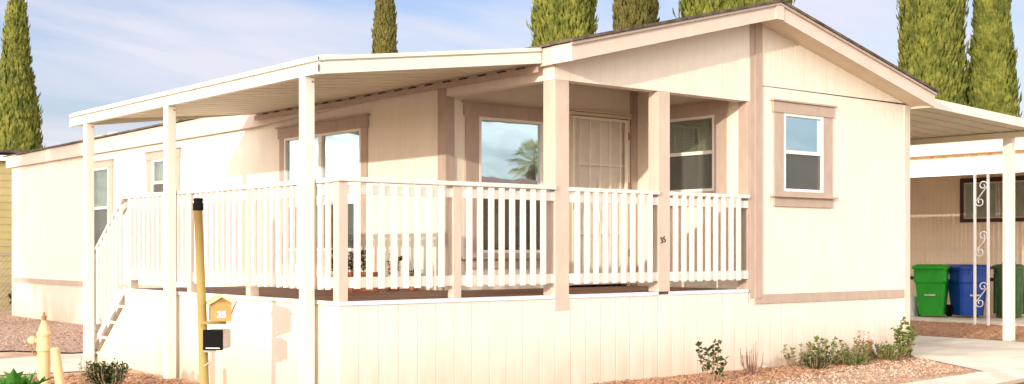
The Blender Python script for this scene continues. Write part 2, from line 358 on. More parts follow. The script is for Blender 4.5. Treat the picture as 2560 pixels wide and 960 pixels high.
# ================================================================== MAIN HOME
XW, XR, YR, YB = 2.39, 8.28, 1.76, 16.22
XM = 5.33; SL = .248; XE0, XE1 = 2.31, 8.35
def zs(x): return 2.2+SL*((x-XE0) if x < XM else (XE1-x))
home = empty('mobile_home', (XW, 0, G), 'long cream mobile home with taupe trim, gabled front and recessed porch', 'mobile home')
WIN = {  # name: kind, plane, u0,u1,z0,z1
 'front': ('F', 0., 5.81, 6.53, 1.095, 1.98), 'recess': ('F', YR, 2.82, 3.74, .40, 1.885), 'wing': ('L', 5.24, .50, 1.28, 1.10, 1.965),
 'w1': ('L', XW, 3.43, 5.26, .42, 1.86), 'w2': ('L', XW, 8.62, 9.45, .42, 1.81), 'w3': ('L', XW, 11.22, 12.03, .42, 1.80)}
def hole(n): k, p, a, b, c, d_ = WIN[n]; return (a, b, c, d_)
# walls
mb = MB()
wall_cells(mb, 'L', XW, YR, YB, -.205, 2.2, [hole('w1'), hole('w2'), hole('w3')])
mb.build('side_wall', M['siding'], home)
mb = MB(); wall_cells(mb, 'F', YR, XW+.1, 5.24, -.05, 2.34, [hole('recess'), (4.14, 5.08, -.05, 2.0)]); mb.build('porch_back_wall', M['siding'], home)
mb = MB(); wall_cells(mb, 'L', 5.24, .13, YR, -.05, 2.34, [hole('wing')]); mb.build('porch_side_wall', M['siding'], home)
mb = MB(); wall_cells(mb, 'F', 0, 5.24, XR, -.16, 2.255, [hole('front')], th=.12); mb.build('front_wall', M['siding'], home)
mb = MB(); mb.prism([(XR, .12, G), (XR, YB, G), (XR, YB, 2.2), (XR, .12, 2.2)], (-.1, 0, 0)); mb.build('driveway_side_wall', M['siding'], home)
mb = MB(); mb.box(XW, XR-.1, YB-.1, YB, G, 2.18); mb.build('rear_wall', M['siding'], home)
# gable: upper panel (slightly proud) and porch beam
mb = MB()
mb.prism([(5.245, .0, 2.25), (5.43, .0, 2.25), (5.43, .0, zs(5.43)+.03), (XM, .0, zs(XM)+.03), (5.245, .0, zs(5.245)+.03)], (0, .1, 0)); mb.prism([(5.43, -.008, 2.262), (XR, -.008, 2.262), (XR, -.008, zs(XR)+.03), (XM+.1, -.008, zs(XM+.1)+.03)], (0, .1, 0)); mb.build('gable_panel', M['siding'], home)
mb = MB(); mb.prism([(XW, 0, 2.07), (5.24, 0, 2.07), (5.24, 0, zs(5.24)+.03), (XW, 0, zs(XW)+.03)], (0, .14, 0)); mb.build('porch_beam', M['siding'], home)
mb = MB(); mb.prism([(XW, .14, 2.07), (XW, YR, 2.07), (XW, YR, 2.3), (XW, .14, 2.3)], (.12, 0, 0)); mb.build('porch_beam', M['siding'], home)
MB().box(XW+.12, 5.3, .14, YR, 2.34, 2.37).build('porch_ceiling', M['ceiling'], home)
# skirting of the home
mb = MB(); mb.prism([(5.215, 0, G), (XR, 0, G), (XR, 0, -.16), (5.215, 0, -.16)], (0, .05, 0)); mb.build('front_skirting', M['skirt'], home)
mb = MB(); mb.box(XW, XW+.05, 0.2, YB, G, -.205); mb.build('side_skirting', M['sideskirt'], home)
# roof
TH = .05
mb = MB()
def eave(y): return 2.375-.0077*max(y, 0)
for s in (0, 1):
    xe = XE0-.03 if s == 0 else XE1+.03
    f0, f1 = (-.37, eave(-.37)), (YB+.25, eave(YB))
    rz0, rz1 = f0[1]+SL*(XM-XE0), f1[1]+SL*(XM-XE0)
    q = [(xe, f0[0], f0[1]), (XM, f0[0], rz0), (XM, f1[0], rz1), (xe, f1[0], f1[1])]
    mb.prism(q, (0, 0, .028))
mb.build('roof', M['shingle'], home)
mb = MB()    # drip edge
mb.prism([(XE0-.015, -.355, eave(0)-.03), (XM, -.355, eave(0)-.03+SL*(XM-XE0)), (XE1+.015, -.355, eave(0)-.03), (XE1+.015, -.355, eave(0)-.003), (XM, -.355, eave(0)-.003+SL*(XM-XE0)), (XE0-.015, -.355, eave(0)-.003)], (0, .02, 0))
mb.build('drip_edge', M['trim'], home)
# rake boards
for a, b in ((XE0+.026, 5.275), (5.40, XE1)):
    mb = MB(); z0, z1 = zs(a), zs(b)
    mb.prism([(a, -.33, z0), (b, -.33, z1), (b, -.33, z1+.165), (a, -.33, z0+.165)], (0, .03, 0)); mb.build('rake_board', M['rake'], home)
MB().box(5.27, 5.405, -.345, -.30, zs(5.27)-.0, zs(XM)+.165).build('ridge_block', M['rake'], home)
# soffit
for a, b in ((XE0+.02, XM), (XM, XE1-.02)):
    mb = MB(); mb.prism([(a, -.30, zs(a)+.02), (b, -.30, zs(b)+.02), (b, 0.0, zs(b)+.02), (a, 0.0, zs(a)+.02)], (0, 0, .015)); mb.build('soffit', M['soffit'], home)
# eave returns and side fascias
mb = MB(); mb.prism([(XE0, -.33, 2.2), (XE0, -.045, 2.2), (XE0, -.045, eave(0)-.004), (XE0, -.33, eave(0)-.004)], (.025, 0, 0)); mb.build('eave_return', M['rake'], home)
mb = MB(); mb.prism([(XE0+.01, -.045, 2.2), (XE0+.01, 1.8, 2.19), (XE0+.01, 6, 2.062), (XE0+.01, YB+.2, 2.038), (XE0+.01, YB+.2, eave(YB)-.004), (XE0+.01, -.045, eave(0)-.004)], (.03, 0, 0)); mb.build('fascia', M['rake'], home)
MB().box(XE1-.03, XE1, -.30, YB+.2, 2.2, 2.24).build('fascia', M['rake'], home)
mb = MB(); mb.box(XE0+.04, XW+.01, 0, YB, 2.205, 2.215); mb.box(XR-.01, XE1-.03, .0, YB, 2.205, 2.215); mb.build('eave_soffit', M['soffit'], home)
# trims
mb = MB(); mb.box(5.312, 5.43, -.022, 0, -.10, zs(5.312)+.02); mb.build('corner_trim', M['trim'], home)
MB().box(5.214, 5.24, -.004, .14, 0.003, 2.068).build('corner_trim', M['trim'], home)
MB().box(5.24, 5.312, -.010, .0, -.10, zs(5.24)+.02).build('corner_trim', M['trim'], home)
MB().box(XR-.1, XR+.012, -.020, 0, G, zs(XR)+.02).build('corner_trim', M['rake'], home)
MB().box(XW-.02, XW, YR, YR+.13, .0, 2.19).build('corner_trim', M['trim'], home)
MB().box(XW-.02, XW+.095, YR-.02, YR, .0, 2.07).build('corner_trim', M['trim'], home)
MB().box(5.13, 5.24, YR-.02, YR, .0, 2.34).build('corner_trim', M['trim'], home)
MB().box(XW-.018, XW, YB-.1, YB, G, 2.05).build('corner_trim', M['rake'], home)
MB().box(5.432, XR-.1, -.016, 0, -.165, -.062).build('band', M['trim'], home)
MB().box(5.312, 5.432, -.016, 0, -.165, -.102).build('band', M['trim'], home)
MB().box(XW-.015, XW, 5.3, YB-.1, -.205, -.115).build('band', M['trim'], home)
# porch posts (belong to the home)
pp = MB().box(XW, 2.57, -.006, .17, -.147, 2.068).build('porch_post', M['post'], home, bevel=.004)
pp2 = MB().box(3.80, 3.972, -.004, .14, .003, 2.068).build('porch_post', M['post'], home, bevel=.004)
text('house_number', '35', .085, M['numblk'], pp2, (3.868, -.0065, .535), (R(90), R(-12), 0), bold=.001)

def window(n, trim=(.17, .17), head=True, apron=True, style='hung', mid=None, pane_up='glass', blind='blind', cap=2.12, scr='screen'):
    k, p, u0, u1, z0, z1 = WIN[n]
    wn = FR(k, p)      # vinyl frame is the window part itself
    fw = .032
    wn.b(u0, u1, -.03, .022, z1-fw, z1); wn.b(u0, u1, -.03, .022, z0, z0+fw); wn.b(u0, u0+fw, -.03, .022, z0+fw, z1-fw); wn.b(u1-fw, u1, -.03, .022, z0+fw, z1-fw)
    wo_ = wn.build('window', M['vinyl'], home, bevel=.003)
    # casing
    c = FR(k, p); a, b = u0-trim[0], u1+trim[1]
    c.b(a, u0, 0, .02, z0-.045, z1); c.build('casing', M['trim'], wo_)
    c = FR(k, p); c.b(u1, b, 0, .02, z0-.045, z1); c.build('casing', M['trim'], wo_)
    h = FR(k, p); h.b(a-.025, b+.025, 0, .032, z1, cap-.02); h.b(a-.05, b+.05, 0, .055, cap-.02, cap); h.build('header', M['trim'], wo_, bevel=.003)
    s = FR(k, p); s.b(a-.06, b+.06, 0, .07, z0-.045-.022, z0-.045+.0); s.b(u0, u1, 0, .02, z0-.045, z0); s.build('sill', M['trim'], wo_, bevel=.003)
    ap = FR(k, p); ap.b(a, b, 0, .025, z0-.17, z0-.067); ap.build('apron', M['trim'], wo_)
    bl = FR(k, p); bl.b(u0+.01, u1-.01, -.085, -.075, z0, z1); bl.build('blind', M[blind], wo_)
    if style == 'hung':
        mr = FR(k, p); mr.b(u0+fw, u1-fw, -.03, .012, mid-.02, mid+.02); mr.build('meeting_rail', M['vinyl'], wo_)
        a1 = FR(k, p); a1.b(u0+fw, u1-fw, -.016, -.012, mid+.02, z1-fw); a1.build('pane', M[pane_up], wo_)
        a2 = FR(k, p); a2.b(u0+fw, u1-fw, -.016, -.012, z0+fw, mid-.02); a2.build('pane', M['glassf'], wo_)
        a3 = FR(k, p); a3.b(u0+fw, u1-fw, .000, .002, z0+fw, mid-.02); a3.build('insect_screen', M[scr], wo_)
    else:
        mm = mid; mr = FR(k, p); mr.b(mm-.035, mm+.035, -.03, .018, z0+fw, z1-fw); mr.build('mullion', M['vinyl'], wo_)
        for (q0, q1) in ((u0+fw, mm-.035), (mm+.035, u1-fw)):
            zm = 1.0
            q = FR(k, p); q.b(q0, q1, -.03, .012, zm-.02, zm+.02); q.build('meeting_rail', M['vinyl'], wo_)
            q = FR(k, p); q.b(q0, q1, -.016, -.012, zm+.02, z1-fw); q.build('pane', M['glass'], wo_)
            q = FR(k, p); q.b(q0, q1, -.016, -.012, z0+fw, zm-.02); q.build('pane', M['glassf'], wo_)
            q = FR(k, p); q.b(q0, q1, 0, .002, z0+fw, zm-.02); q.build('insect_screen', M['screen'], wo_)
    return wo_
window('front', mid=1.545, cap=2.125, blind='blindl')
window('recess', mid=1.03, cap=2.045, trim=(.18, .18))
window('wing', mid=1.545, trim=(.17, .17), cap=2.13, pane_up='glassf', scr='screenl', blind='blindl')
window('w1', style='slide', mid=4.37, trim=(.13, .13), cap=2.015)
window('w2', mid=1.46, cap=1.955, trim=(.17, .2), pane_up='glassf', blind='curtain')
window('w3', mid=1.13, cap=1.93, trim=(.17, .17), pane_up='glassf', blind='curtain')

# front door with security screen
dr = empty('door', (0, 0, 0)); col.objects.unlink(dr); bpy.data.objects.remove(dr)
d0, d1 = 4.17, 5.06
dm = MB().box(4.14, 5.08, YR+.03, YR+.07, .02, 1.99).build('door', M['doorpanel'], home)
f = FR('F', YR); f.b(4.12, d0, 0, .03, .02, 2.0); f.b(d1, 5.10, 0, .03, .02, 2.0); f.b(4.10, 5.12, 0, .04, 2.0, 2.035); f.b(4.10, 5.12, 0, .055, 2.042, 2.062); f.build('door_frame', M['soffit'], dm)
f = FR('F', YR); f.b(d0, d0+.035, .012, .04, .03, 1.985); f.b(d1-.035, d1, .012, .04, .03, 1.985); f.b(d0+.035, d1-.035, .012, .04, 1.955, 1.985); f.b(d0+.035, d1-.035, .012, .04, .03, .09)
for i in range(1, 6):
    x = d0+.035+(d1-d0-.07)*(.10+.16*(i-1)*1.25 if i < 6 else 1); f.b(x-.005, x+.005, .018, .032, .09, 1.955)
x0 = d0+.035; f.b(x0, d1-.035, .02, .03, 1.425, 1.437); f.b(x0, d1-.035, .02, .03, .62, .632)
for zc in (.78,):
    for sx in (-1, 1):
        pts = [( (d0+d1)/2+sx*(.03+.03*t*math.cos(t*5)), YR-.026, zc+.16*(t*2-1)+.02*math.sin(t*9)) for t in [j/14 for j in range(15)]]
        f.tube(pts, .006, 5)
f.build('security_grille', M['doorbar'], dm)
f = FR('F', YR); f.b(d0+.005, d0+.03, .04, .055, .9, 1.06); f.tube([(d0+.018, YR-.05, .98), (d0+.018, YR-.09, .98), (d0+.07, YR-.095, .98)], .008, 6); f.build('handle', M['hydd'], dm)
f = FR('F', YR)
for z in (.35, 1.15, 1.75): f = FR('F', YR); f.b(d1, d1+.02, .03, .045, z, z+.09); f.build('hinge', M['hydd'], dm)
# roof vents
vt = MB(); vt.lathe([(.16, 2.2), (.16, 2.36), (.13, 2.40)], (3.1, 12.75, .12), 10); vt.box(2.75, 3.25, 12.5, 13.05, 2.41, 2.44); vt.build('roof_vent', M['nroof'], home)
vt = MB(); vt.tube([(2.95, 8.95, 2.35), (2.95, 8.95, 2.62)], .022, 8); vt.build('vent_pipe', M['dark'], home)
vt = MB(); vt.tube([(6.9, 1.0, 2.6), (6.9, 1.0, 2.88)], .028, 8); vt.build('vent_pipe', M['galv'], home)

# ================================================================== DECK
deck = empty('porch_deck', (0, 0, G), 'raised porch deck with cream skirting, white picket railing and steps', 'deck')
mb = MB(); mb.box(.02, XW-.001, .02, 4.6, -.04, -.002); mb.box(XW-.001, 5.21, .14, YR, -.04, -.002); mb.box(XW+.18, 5.21, .02, .14, -.04, -.002); mb.build('floor', M['deck'], deck)
mb = MB(); mb.box(0, XW, 0, .05, G, -.035); mb.box(XW, 5.215, 0, .05, G, -.035); mb.build('front_skirting', M['skirt'], deck)
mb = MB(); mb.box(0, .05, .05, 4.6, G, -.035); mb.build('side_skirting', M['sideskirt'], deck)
MB().box(XW+.0, 5.215, -.002, .02, -.04, -.028).build('skirting_strip', M['skirt'], deck)  # thin strip in the skirting colour below the deck edge
mb = MB(); mb.box(-.004, XW-.002, -.012, .02, -.033, .003); mb.box(2.572, 3.798, -.012, .02, -.033, .003); mb.box(3.974, 5.21, -.012, .02, -.033, .003); mb.build('edge_trim', M['edge'], deck)
mb = MB(); mb.box(-.012, .02, .02, 4.61, -.03, .003); mb.build('edge_trim', M['alum'], deck)
rail = MB().box(-.0, .0, 0, 0, 0, 0)
# railing: the cap is the part, the rest its sub-parts
def bal_copy(src, x, y, z):
    o = src.copy(); col.objects.link(o); o.parent = src.parent; o.location = Vector((x, y, z))-ORI; return o
ORI = Vector((0, 0, G))
mb = MB(); mb.box(-.03, XW-.002, -.035, .07, 1.01, 1.05, 0); mb.box(2.572, 3.798, -.035, .07, 1.0, 1.04); mb.box(3.974, 5.213, -.035, .07, .998, 1.038)
fr_rail = mb.build('front_railing', M['white'], deck, bevel=.008)
mb = MB(); mb.box(-.03, .07, .07, 4.60, 1.005, 1.045); mb.prism([(-.03, 4.6, 1.005), (-.03, 5.52, .355), (-.03, 5.66, .355), (-.03, 5.66, .39), (-.03, 5.53, .39), (-.03, 4.6, 1.045)], (.10, 0, 0))
sd_rail = mb.build('side_railing', M['white'], deck, bevel=.006)
def rails(p, x0, x1, dz=0):
    MB().box(x0, x1, .0, .035, .905+dz, .985+dz).build('upper_crossbar', M['white'], p); MB().box(x0, x1, .0, .035, .115, .205).build('lower_crossbar', M['white'], p)
rails(fr_rail, .079, 1.177); rails(fr_rail, 1.266, XW-.002); rails(fr_rail, 2.572, 3.798, -.01); rails(fr_rail, 3.974, 5.213, -.012)
mb = MB()
for a, b in ((.08, 1.55), (1.66, 2.83), (2.95, 4.37), (4.49, 4.52)):
    MB().box(0, .035, a, b, .905, .985).build('upper_crossbar', M['white'], sd_rail); MB().box(0, .035, a, b, .115, .205).build('lower_crossbar', M['white'], sd_rail)
MB().prism([(0, 4.6, -.05), (0, 5.5, -.68), (0, 5.5, -.60), (0, 4.6, .03)], (.035, 0, 0)).build('lower_crossbar', M['white'], sd_rail); MB().prism([(0, 4.6, .9), (0, 5.5, .27), (0, 5.5, .34), (0, 4.6, .97)], (.035, 0, 0)).build('upper_crossbar', M['white'], sd_rail)
# rail posts
MB().box(-.012, .078, -.012, .078, .003, 1.008).build('rail_post', M['post'], fr_rail, bevel=.003)
MB().box(1.178, 1.265, -.012, .075, .003, 1.008).build('rail_post', M['post'], fr_rail, bevel=.003)
for a, b in ((1.565, 1.655), (2.85, 2.94), (4.40, 4.49)): MB().box(-.012, .078, a, b, .003, 1.004).build('rail_post', M['post'], sd_rail, bevel=.003)
MB().box(-.012, .078, 5.50, 5.59, G, .354).build('rail_post', M['white'], sd_rail, bevel=.003)
bw, bt = .048, .03
b0 = MB().box(-bw/2, bw/2, -.034, -.002, 0, .90).build('baluster', M['white'], None); b0.parent = fr_rail
b0.location = Vector((.165, 0, .108))-ORI
fx = [.285, .408, .535, .660, .785, .91, 1.042]+[1.348, 1.475, 1.599, 1.726, 1.849, 1.979, 2.102, 2.232]+[2.665+.1251*i for i in range(9)]+[4.04+.1241*i for i in range(9)]
for x in fx: bal_copy(b0, x+random.uniform(-.003, .003), 0, .104+random.uniform(-.002, .003))
s0 = MB().box(-.034, -.002, -bw/2, bw/2, 0, .90).build('baluster', M['white'], None); s0.parent = sd_rail
s0.location = Vector((0, .15, .100))-ORI
sy = [.27+.121*i for i in range(11)]+[1.735+.121*i for i in range(9)]+[3.02+.122*i for i in range(12)]
for y in sy: bal_copy(s0, 0, y+random.uniform(-.003, .003), .100+random.uniform(-.003, .002))
for i in range(8):
    y = 4.66+.115*i; bal_copy(s0, 0, y, .085-.69*(y-4.6))
# steps
st = MB()
trd = [(4.60, -.0), (4.62, -.19), (4.87, -.38), (5.12, -.57), (5.37, -.76)]
pts = [(0.0, 4.60, G), (0.0, 5.60, G), (0, 5.60, -.775), (0, 5.36, -.775), (0, 5.36, -.585), (0, 5.11, -.585), (0, 5.11, -.395), (0, 4.86, -.395), (0, 4.86, -.205), (0, 4.60, -.205)]
st.prism(pts, (.03, 0, 0)); st.prism(pts, (1.15, 0, 0)) if False else None
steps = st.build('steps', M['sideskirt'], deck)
MB().prism([(.002, 4.60, -.10), (.002, 5.46, -.755), (.002, 5.46, -.83), (.002, 4.60, -.185)], (-.012, 0, 0)).build('stair_gap_shade', M['bark'], steps)  # dark sloped board added to stand for the shaded gap beside the treads
for i in range(4):
    y = 4.60+.25*i; z = -.19-.19*i
    MB().box(-.012, 1.2, y-.0, y+.275, z-.028, z).build('tread', M['alum'], steps)
mb = MB()
for i in range(5): y = 4.605+.25*i; mb.box(.03, 1.19, y, y+.01, -.19-.19*i if i < 4 else G, -.19*i-.029 if i else -.04)
mb.build('riser', M['sideskirt'], steps)

# ================================================================== PATIO AWNING
aw = empty('patio_awning', (-.14, .1, G), 'white aluminium patio awning on three posts over the deck side', 'awning')
AX0, AX1, AY0, AY1 = -.14, XE0-.002, .10, 5.95
def az(x): return 1.985+(2.235-1.985)*(x-AX0)/(2.39-AX0)     # underside of pans at x
# ribbed pans: profile along y
prof = []; y = AY0+.02
while y < AY1-.02:
    prof += [(y, 0), (min(y+.25, AY1-.01), 0), (min(y+.262, AY1-.009), .045), (min(y+.295, AY1-.008), .045)]; y += .307
vs = []; nP = len(prof); fs = []
for (yy, dz) in prof:
    for xx in (AX0+.02, XE0-.004):
        vs.append((xx, yy, az(xx)+dz)); vs.append((xx, yy, az(xx)+dz+.012))
for i in range(nP-1):
    a = i*4; b = a+4
    fs += [(a, a+2, b+2, b), (a+1, b+1, b+3, a+3), (a, b, b+1, a+1), (a+2, a+3, b+3, b+2)]
mb = MB(); mb.add(vs, fs); mb.build('ribbed_panel', M['pan'], aw)
mb = MB(); mb.prism([(AX0+.03, AY0+.03, az(AX0)+.075), (XE0-.004, AY0+.03, az(XE0)+.075), (XE0-.004, AY1-.02, az(XE0)+.075), (AX0+.03, AY1-.02, az(AX0)+.075)], (0, 0, .012)); mb.build('top_sheet', M['alum'], aw)
# outer beam: two stepped strips
mb = MB(); mb.box(AX0-.006, AX0+.06, AY0-.004, AY1, 2.022, 2.056); mb.box(AX0+.03, AX0+.06, AY0+.03, AY1, 2.002, 2.022); mb.box(AX0, AX0+.06, AY0, AY1, 1.911, 2.002); mb.box(AX0-.004, AX0, AY0, AY1, 1.911, 1.922)
mb.build('outer_gutter', M['alum'], aw)
def slab(x0, x1, y0, y1, dz0, dz1, mb):
    zf = lambda x: 2.056+(2.393-2.056)*(x-AX0)/(2.442-AX0)
    mb.prism([(x0, y0, zf(x0)+dz0), (x1, y0, zf(x1)+dz0), (x1, y0, zf(x1)+dz1), (x0, y0, zf(x0)+dz1)], (0, y1-y0, 0))
mb = MB(); xa, xb = AX0+.061, XE0-.003
slab(AX0-.004, xb, AY0-.008, AY0+.035, -.034, 0, mb); slab(xa, xb, AY0+.02, AY0+.035, -.052, -.034, mb); slab(AX0+.002, xb, AY0-.0025, AY0+.035, -.150, -.052, mb)
mb.build('end_fascia', M['alum'], aw)
mb = MB(); slab(xa, xb, AY1-.03, AY1, -.150, 0, mb); mb.build('end_fascia', M['alum'], aw)
MB().box(AX0-.008, AX0-.001, AY0-.012, AY0-.0045, 2.026, 2.050).build('corner_seam', M['dark'], aw); MB().box(AX0-.006, AX0+.004, AY0-.010, AY0-.003, 1.925, 1.985).build('corner_seam', M['dark'], aw)
MB().box(XE0-.03, XE0-.0035, AY0+.04, AY1-.04, 2.14, 2.196).build('wall_channel', M['trim'], aw)
ro = MB().box(XE0-.034, XE0-.0045, -.05, .055, 2.1965, 2.210).build('rib_gap_shade', M['dark'], aw); ro.location.y += AY0+.3  # solid dark boxes painting in the shade of the gaps under the ribs
for i in range(1, 18):
    o = ro.copy(); col.objects.link(o); o.parent = aw; o.location.y = ro.location.y+.307*i+random.uniform(-.02, .02)
for y0, y1, zt in ((.325, .425, 1.911), (3.13, 3.23, 1.911), (5.40, 5.50, 1.911)):
    po = MB().box(AX0-.002, AX0+.095, y0, y1, G, zt-.001).build('post', M['alum'], aw, bevel=.004)
    b_ = MB(); b_.tube([(AX0+.07, y0-.012, zt-.04), (AX0+.07, y0+.002, zt-.04)], .008, 6); b_.build('bolt', M['hydd'], po)

# ================================================================== CARPORT AWNING (right side of the home)
cp = empty('carport_awning', (11.45, 0, G), 'ribbed aluminium carport cover on the driveway side of the home', 'carport')
CX0, CX1 = XE1+.004, 11.5
def cz(x): return 2.285-(2.285-2.135)*(x-CX0)/(CX1-CX0)
prof = []; y = -.02
while y < 12:
    prof += [(y, 0), (y+.25, 0), (y+.262, .045), (y+.295, .045)]; y += .307
vs = []; fs = []
for (yy, dz) in prof:
    for xx in (CX0, CX1-.03): vs.append((xx, yy, cz(xx)+dz)); vs.append((xx, yy, cz(xx)+dz+.012))
for i in range(len(prof)-1):
    a = i*4; b = a+4; fs += [(a, a+2, b+2, b), (a+1, b+1, b+3, a+3), (a, b, b+1, a+1), (a+2, a+3, b+3, b+2)]
mb = MB(); mb.add(vs, fs); mb.build('ribbed_panel', M['pan'], cp)
mb = MB(); mb.prism([(CX0, -.05, cz(CX0)-.02), (CX1, -.05, cz(CX1)-.02), (CX1, -.05, cz(CX1)+.10), (CX0, -.05, cz(CX0)+.10)], (0, .025, 0)); mb.build('front_fascia', M['alum'], cp)
MB().box(11.42, 11.50, -.02, 12, 2.045, 2.125).build('beam', M['pan'], cp)
MB().box(CX1-.03, CX1, -.02, 12, 2.13, 2.25).build('gutter', M['alum'], cp)
MB().box(11.42, 11.52, .36, .50, G, 2.044).build('post', M['alum'], cp, bevel=.004)
MB().box(11.42, 11.52, 6.4, 6.54, G, 2.044).build('post', M['alum'], cp, bevel=.004)

# ================================================================== NEIGHBOUR HOME (right)
nb = empty('neighbour_home', (17.6, 4, G), 'tan corrugated neighbouring home with a dark framed window behind the bins', 'mobile home')
mb = MB(); y = -4.; vs = []; fs = []; k = 0
while y < 20:
    for (dy, dn) in ((0, 0), (.045, 0), (.06, .014), (.085, .014)):
        vs += [(17.6-dn, y+dy, G), (17.6-dn, y+dy, 2.45)]
    y += .10
for i in range(len(vs)//2-1): fs.append((2*i, 2*i+1, 2*i+3, 2*i+2))
mb.add(vs, fs); mb.box(17.62, 17.7, -4, 20, G, 2.45); mb.build('wall', M['nwall'], nb)
mb = MB(); mb.prism([(17.7, -4, G), (23, -4, G), (23, -4, 2.4), (20.3, -4, 3.1), (17.7, -4, 2.4)], (0, .1, 0)); mb.build('wall', M['nwall'], nb)
mb = MB(); mb.prism([(17.35, -4.3, 2.56), (20.3, -4.3, 3.2), (23.3, -4.3, 2.56), (23.3, -4.3, 2.50), (20.3, -4.3, 3.12), (17.35, -4.3, 2.48)], (0, 24.6, 0)); mb.build('roof', M['nroof'], nb)
mb = MB(); mb.box(17.33, 17.36, -4.3, 20.3, 2.36, 2.565); mb.box(17.36, 17.6, -4.2, 20.2, 2.36, 2.38); mb.build('fascia', M['nroof'], nb)
MB().box(17.575, 17.585, -4, 20, -.20, -.13).build('band', M['brown'], nb)
MB().box(17.573, 17.586, -4, 20, .44, .465).build('seam_strip', M['nwall'], nb)
wn = MB(); wy0, wy1, wz0, wz1 = 2.9, 4.87, .98, 1.87
wn.box(17.55, 17.585, wy0, wy1, wz1-.09, wz1); wn.box(17.55, 17.585, wy0, wy1, wz0, wz0+.07); wn.box(17.55, 17.585, wy0, wy0+.08, wz0+.07, wz1-.09); wn.box(17.55, 17.585, wy1-.08, wy1, wz0+.07, wz1-.09)
wno = wn.build('window', M['brown'], nb)
f = MB()
for (a, b) in ((wy0+.08, 3.40), (3.42, 4.05), (4.07, wy1-.08)):
    f.box(17.56, 17.58, a, b, wz1-.12, wz1-.09); f.box(17.56, 17.58, a, b, wz0+.07, wz0+.10); f.box(17.56, 17.58, a, a+.03, wz0+.1, wz1-.12); f.box(17.56, 17.58, b-.03, b, wz0+.1, wz1-.12)
f.build('frame', M['galv'], wno)
MB().box(17.57, 17.574, wy0+.08, wy1-.08, wz0+.07, wz1-.09).build('pane', M['glassf'], wno)
MB().box(17.58, 17.584, wy0+.08, wy1-.08, wz0+.07, wz1-.09).build('blind', M['curtain'], wno)
na = empty('neighbour_awning', (14.45, 3, G), 'white patio awning with scalloped ribs on the tan neighbouring home', 'awning')
vs = []; fs = []; y = -3.
while y < 12:
    for dy, dz in ((0, 0), (.22, 0), (.25, .05), (.30, .05)): 
        for xx, zz in ((14.47, 1.90), (17.57, 2.25)): vs += [(xx, y+dy, zz+dz), (xx, y+dy, zz+dz+.012)]
    y += .33
for i in range(len(vs)//4-1):
    a = i*4; b = a+4; fs += [(a, a+2, b+2, b), (a+1, b+1, b+3, a+3), (a, b, b+1, a+1), (a+2, a+3, b+3, b+2)]
mb = MB(); mb.add(vs, fs); mb.build('ribbed_panel', M['nroof'], na)
MB().box(14.40, 14.46, -3, 12, 1.735, 1.955).build('fascia', M['nwhite'], na)
MB().box(14.42, 14.5, -3, 12, 1.95, 1.975).build('trim', M['nwhite'], na)
def ironpost(y0, label):
    ip = empty('scroll_post', (14.46, y0, G), label, 'post', 'white wrought iron posts under the neighbouring awning')
    for dy in (0, .25):
        MB().box(14.44, 14.475, y0+dy-.018, y0+dy+.018, G, 1.735).build('upright', M['iron'], ip)
    for zc in (1.40, .53, -.35):
        s = MB(); pts = []
        def spiral(cx, cz_, r0, a0, turns, sgn, n=22):
            return [(14.457, y0+.125+cx+math.cos(a0+sgn*turns*6.283*t)*r0*(1-.75*t), cz_+math.sin(a0+sgn*turns*6.283*t)*r0*(1-.75*t)) for t in [j/n for j in range(n+1)]]
        s1 = spiral(-.03, .14, .085, R(180), 1.15, -1)
        s2 = spiral(.03, -.14, .085, R(0), 1.15, -1)
        pts = [(a, b, c+zc) for a, b, c in s1]; pts2 = [(a, b, c+zc) for a, b, c in s2]
        s.tube(pts, .009, 5); s.tube(pts2, .009, 5); s.tube([pts[0], (14.457, y0+.125-.04, zc+.05), (14.457, y0+.125+.04, zc-.05), pts2[0]], .009, 5)
        s.build('scroll', M['iron'], ip)
ironpost(2.47, 'white wrought iron post with scrolls in front of the blue bin')

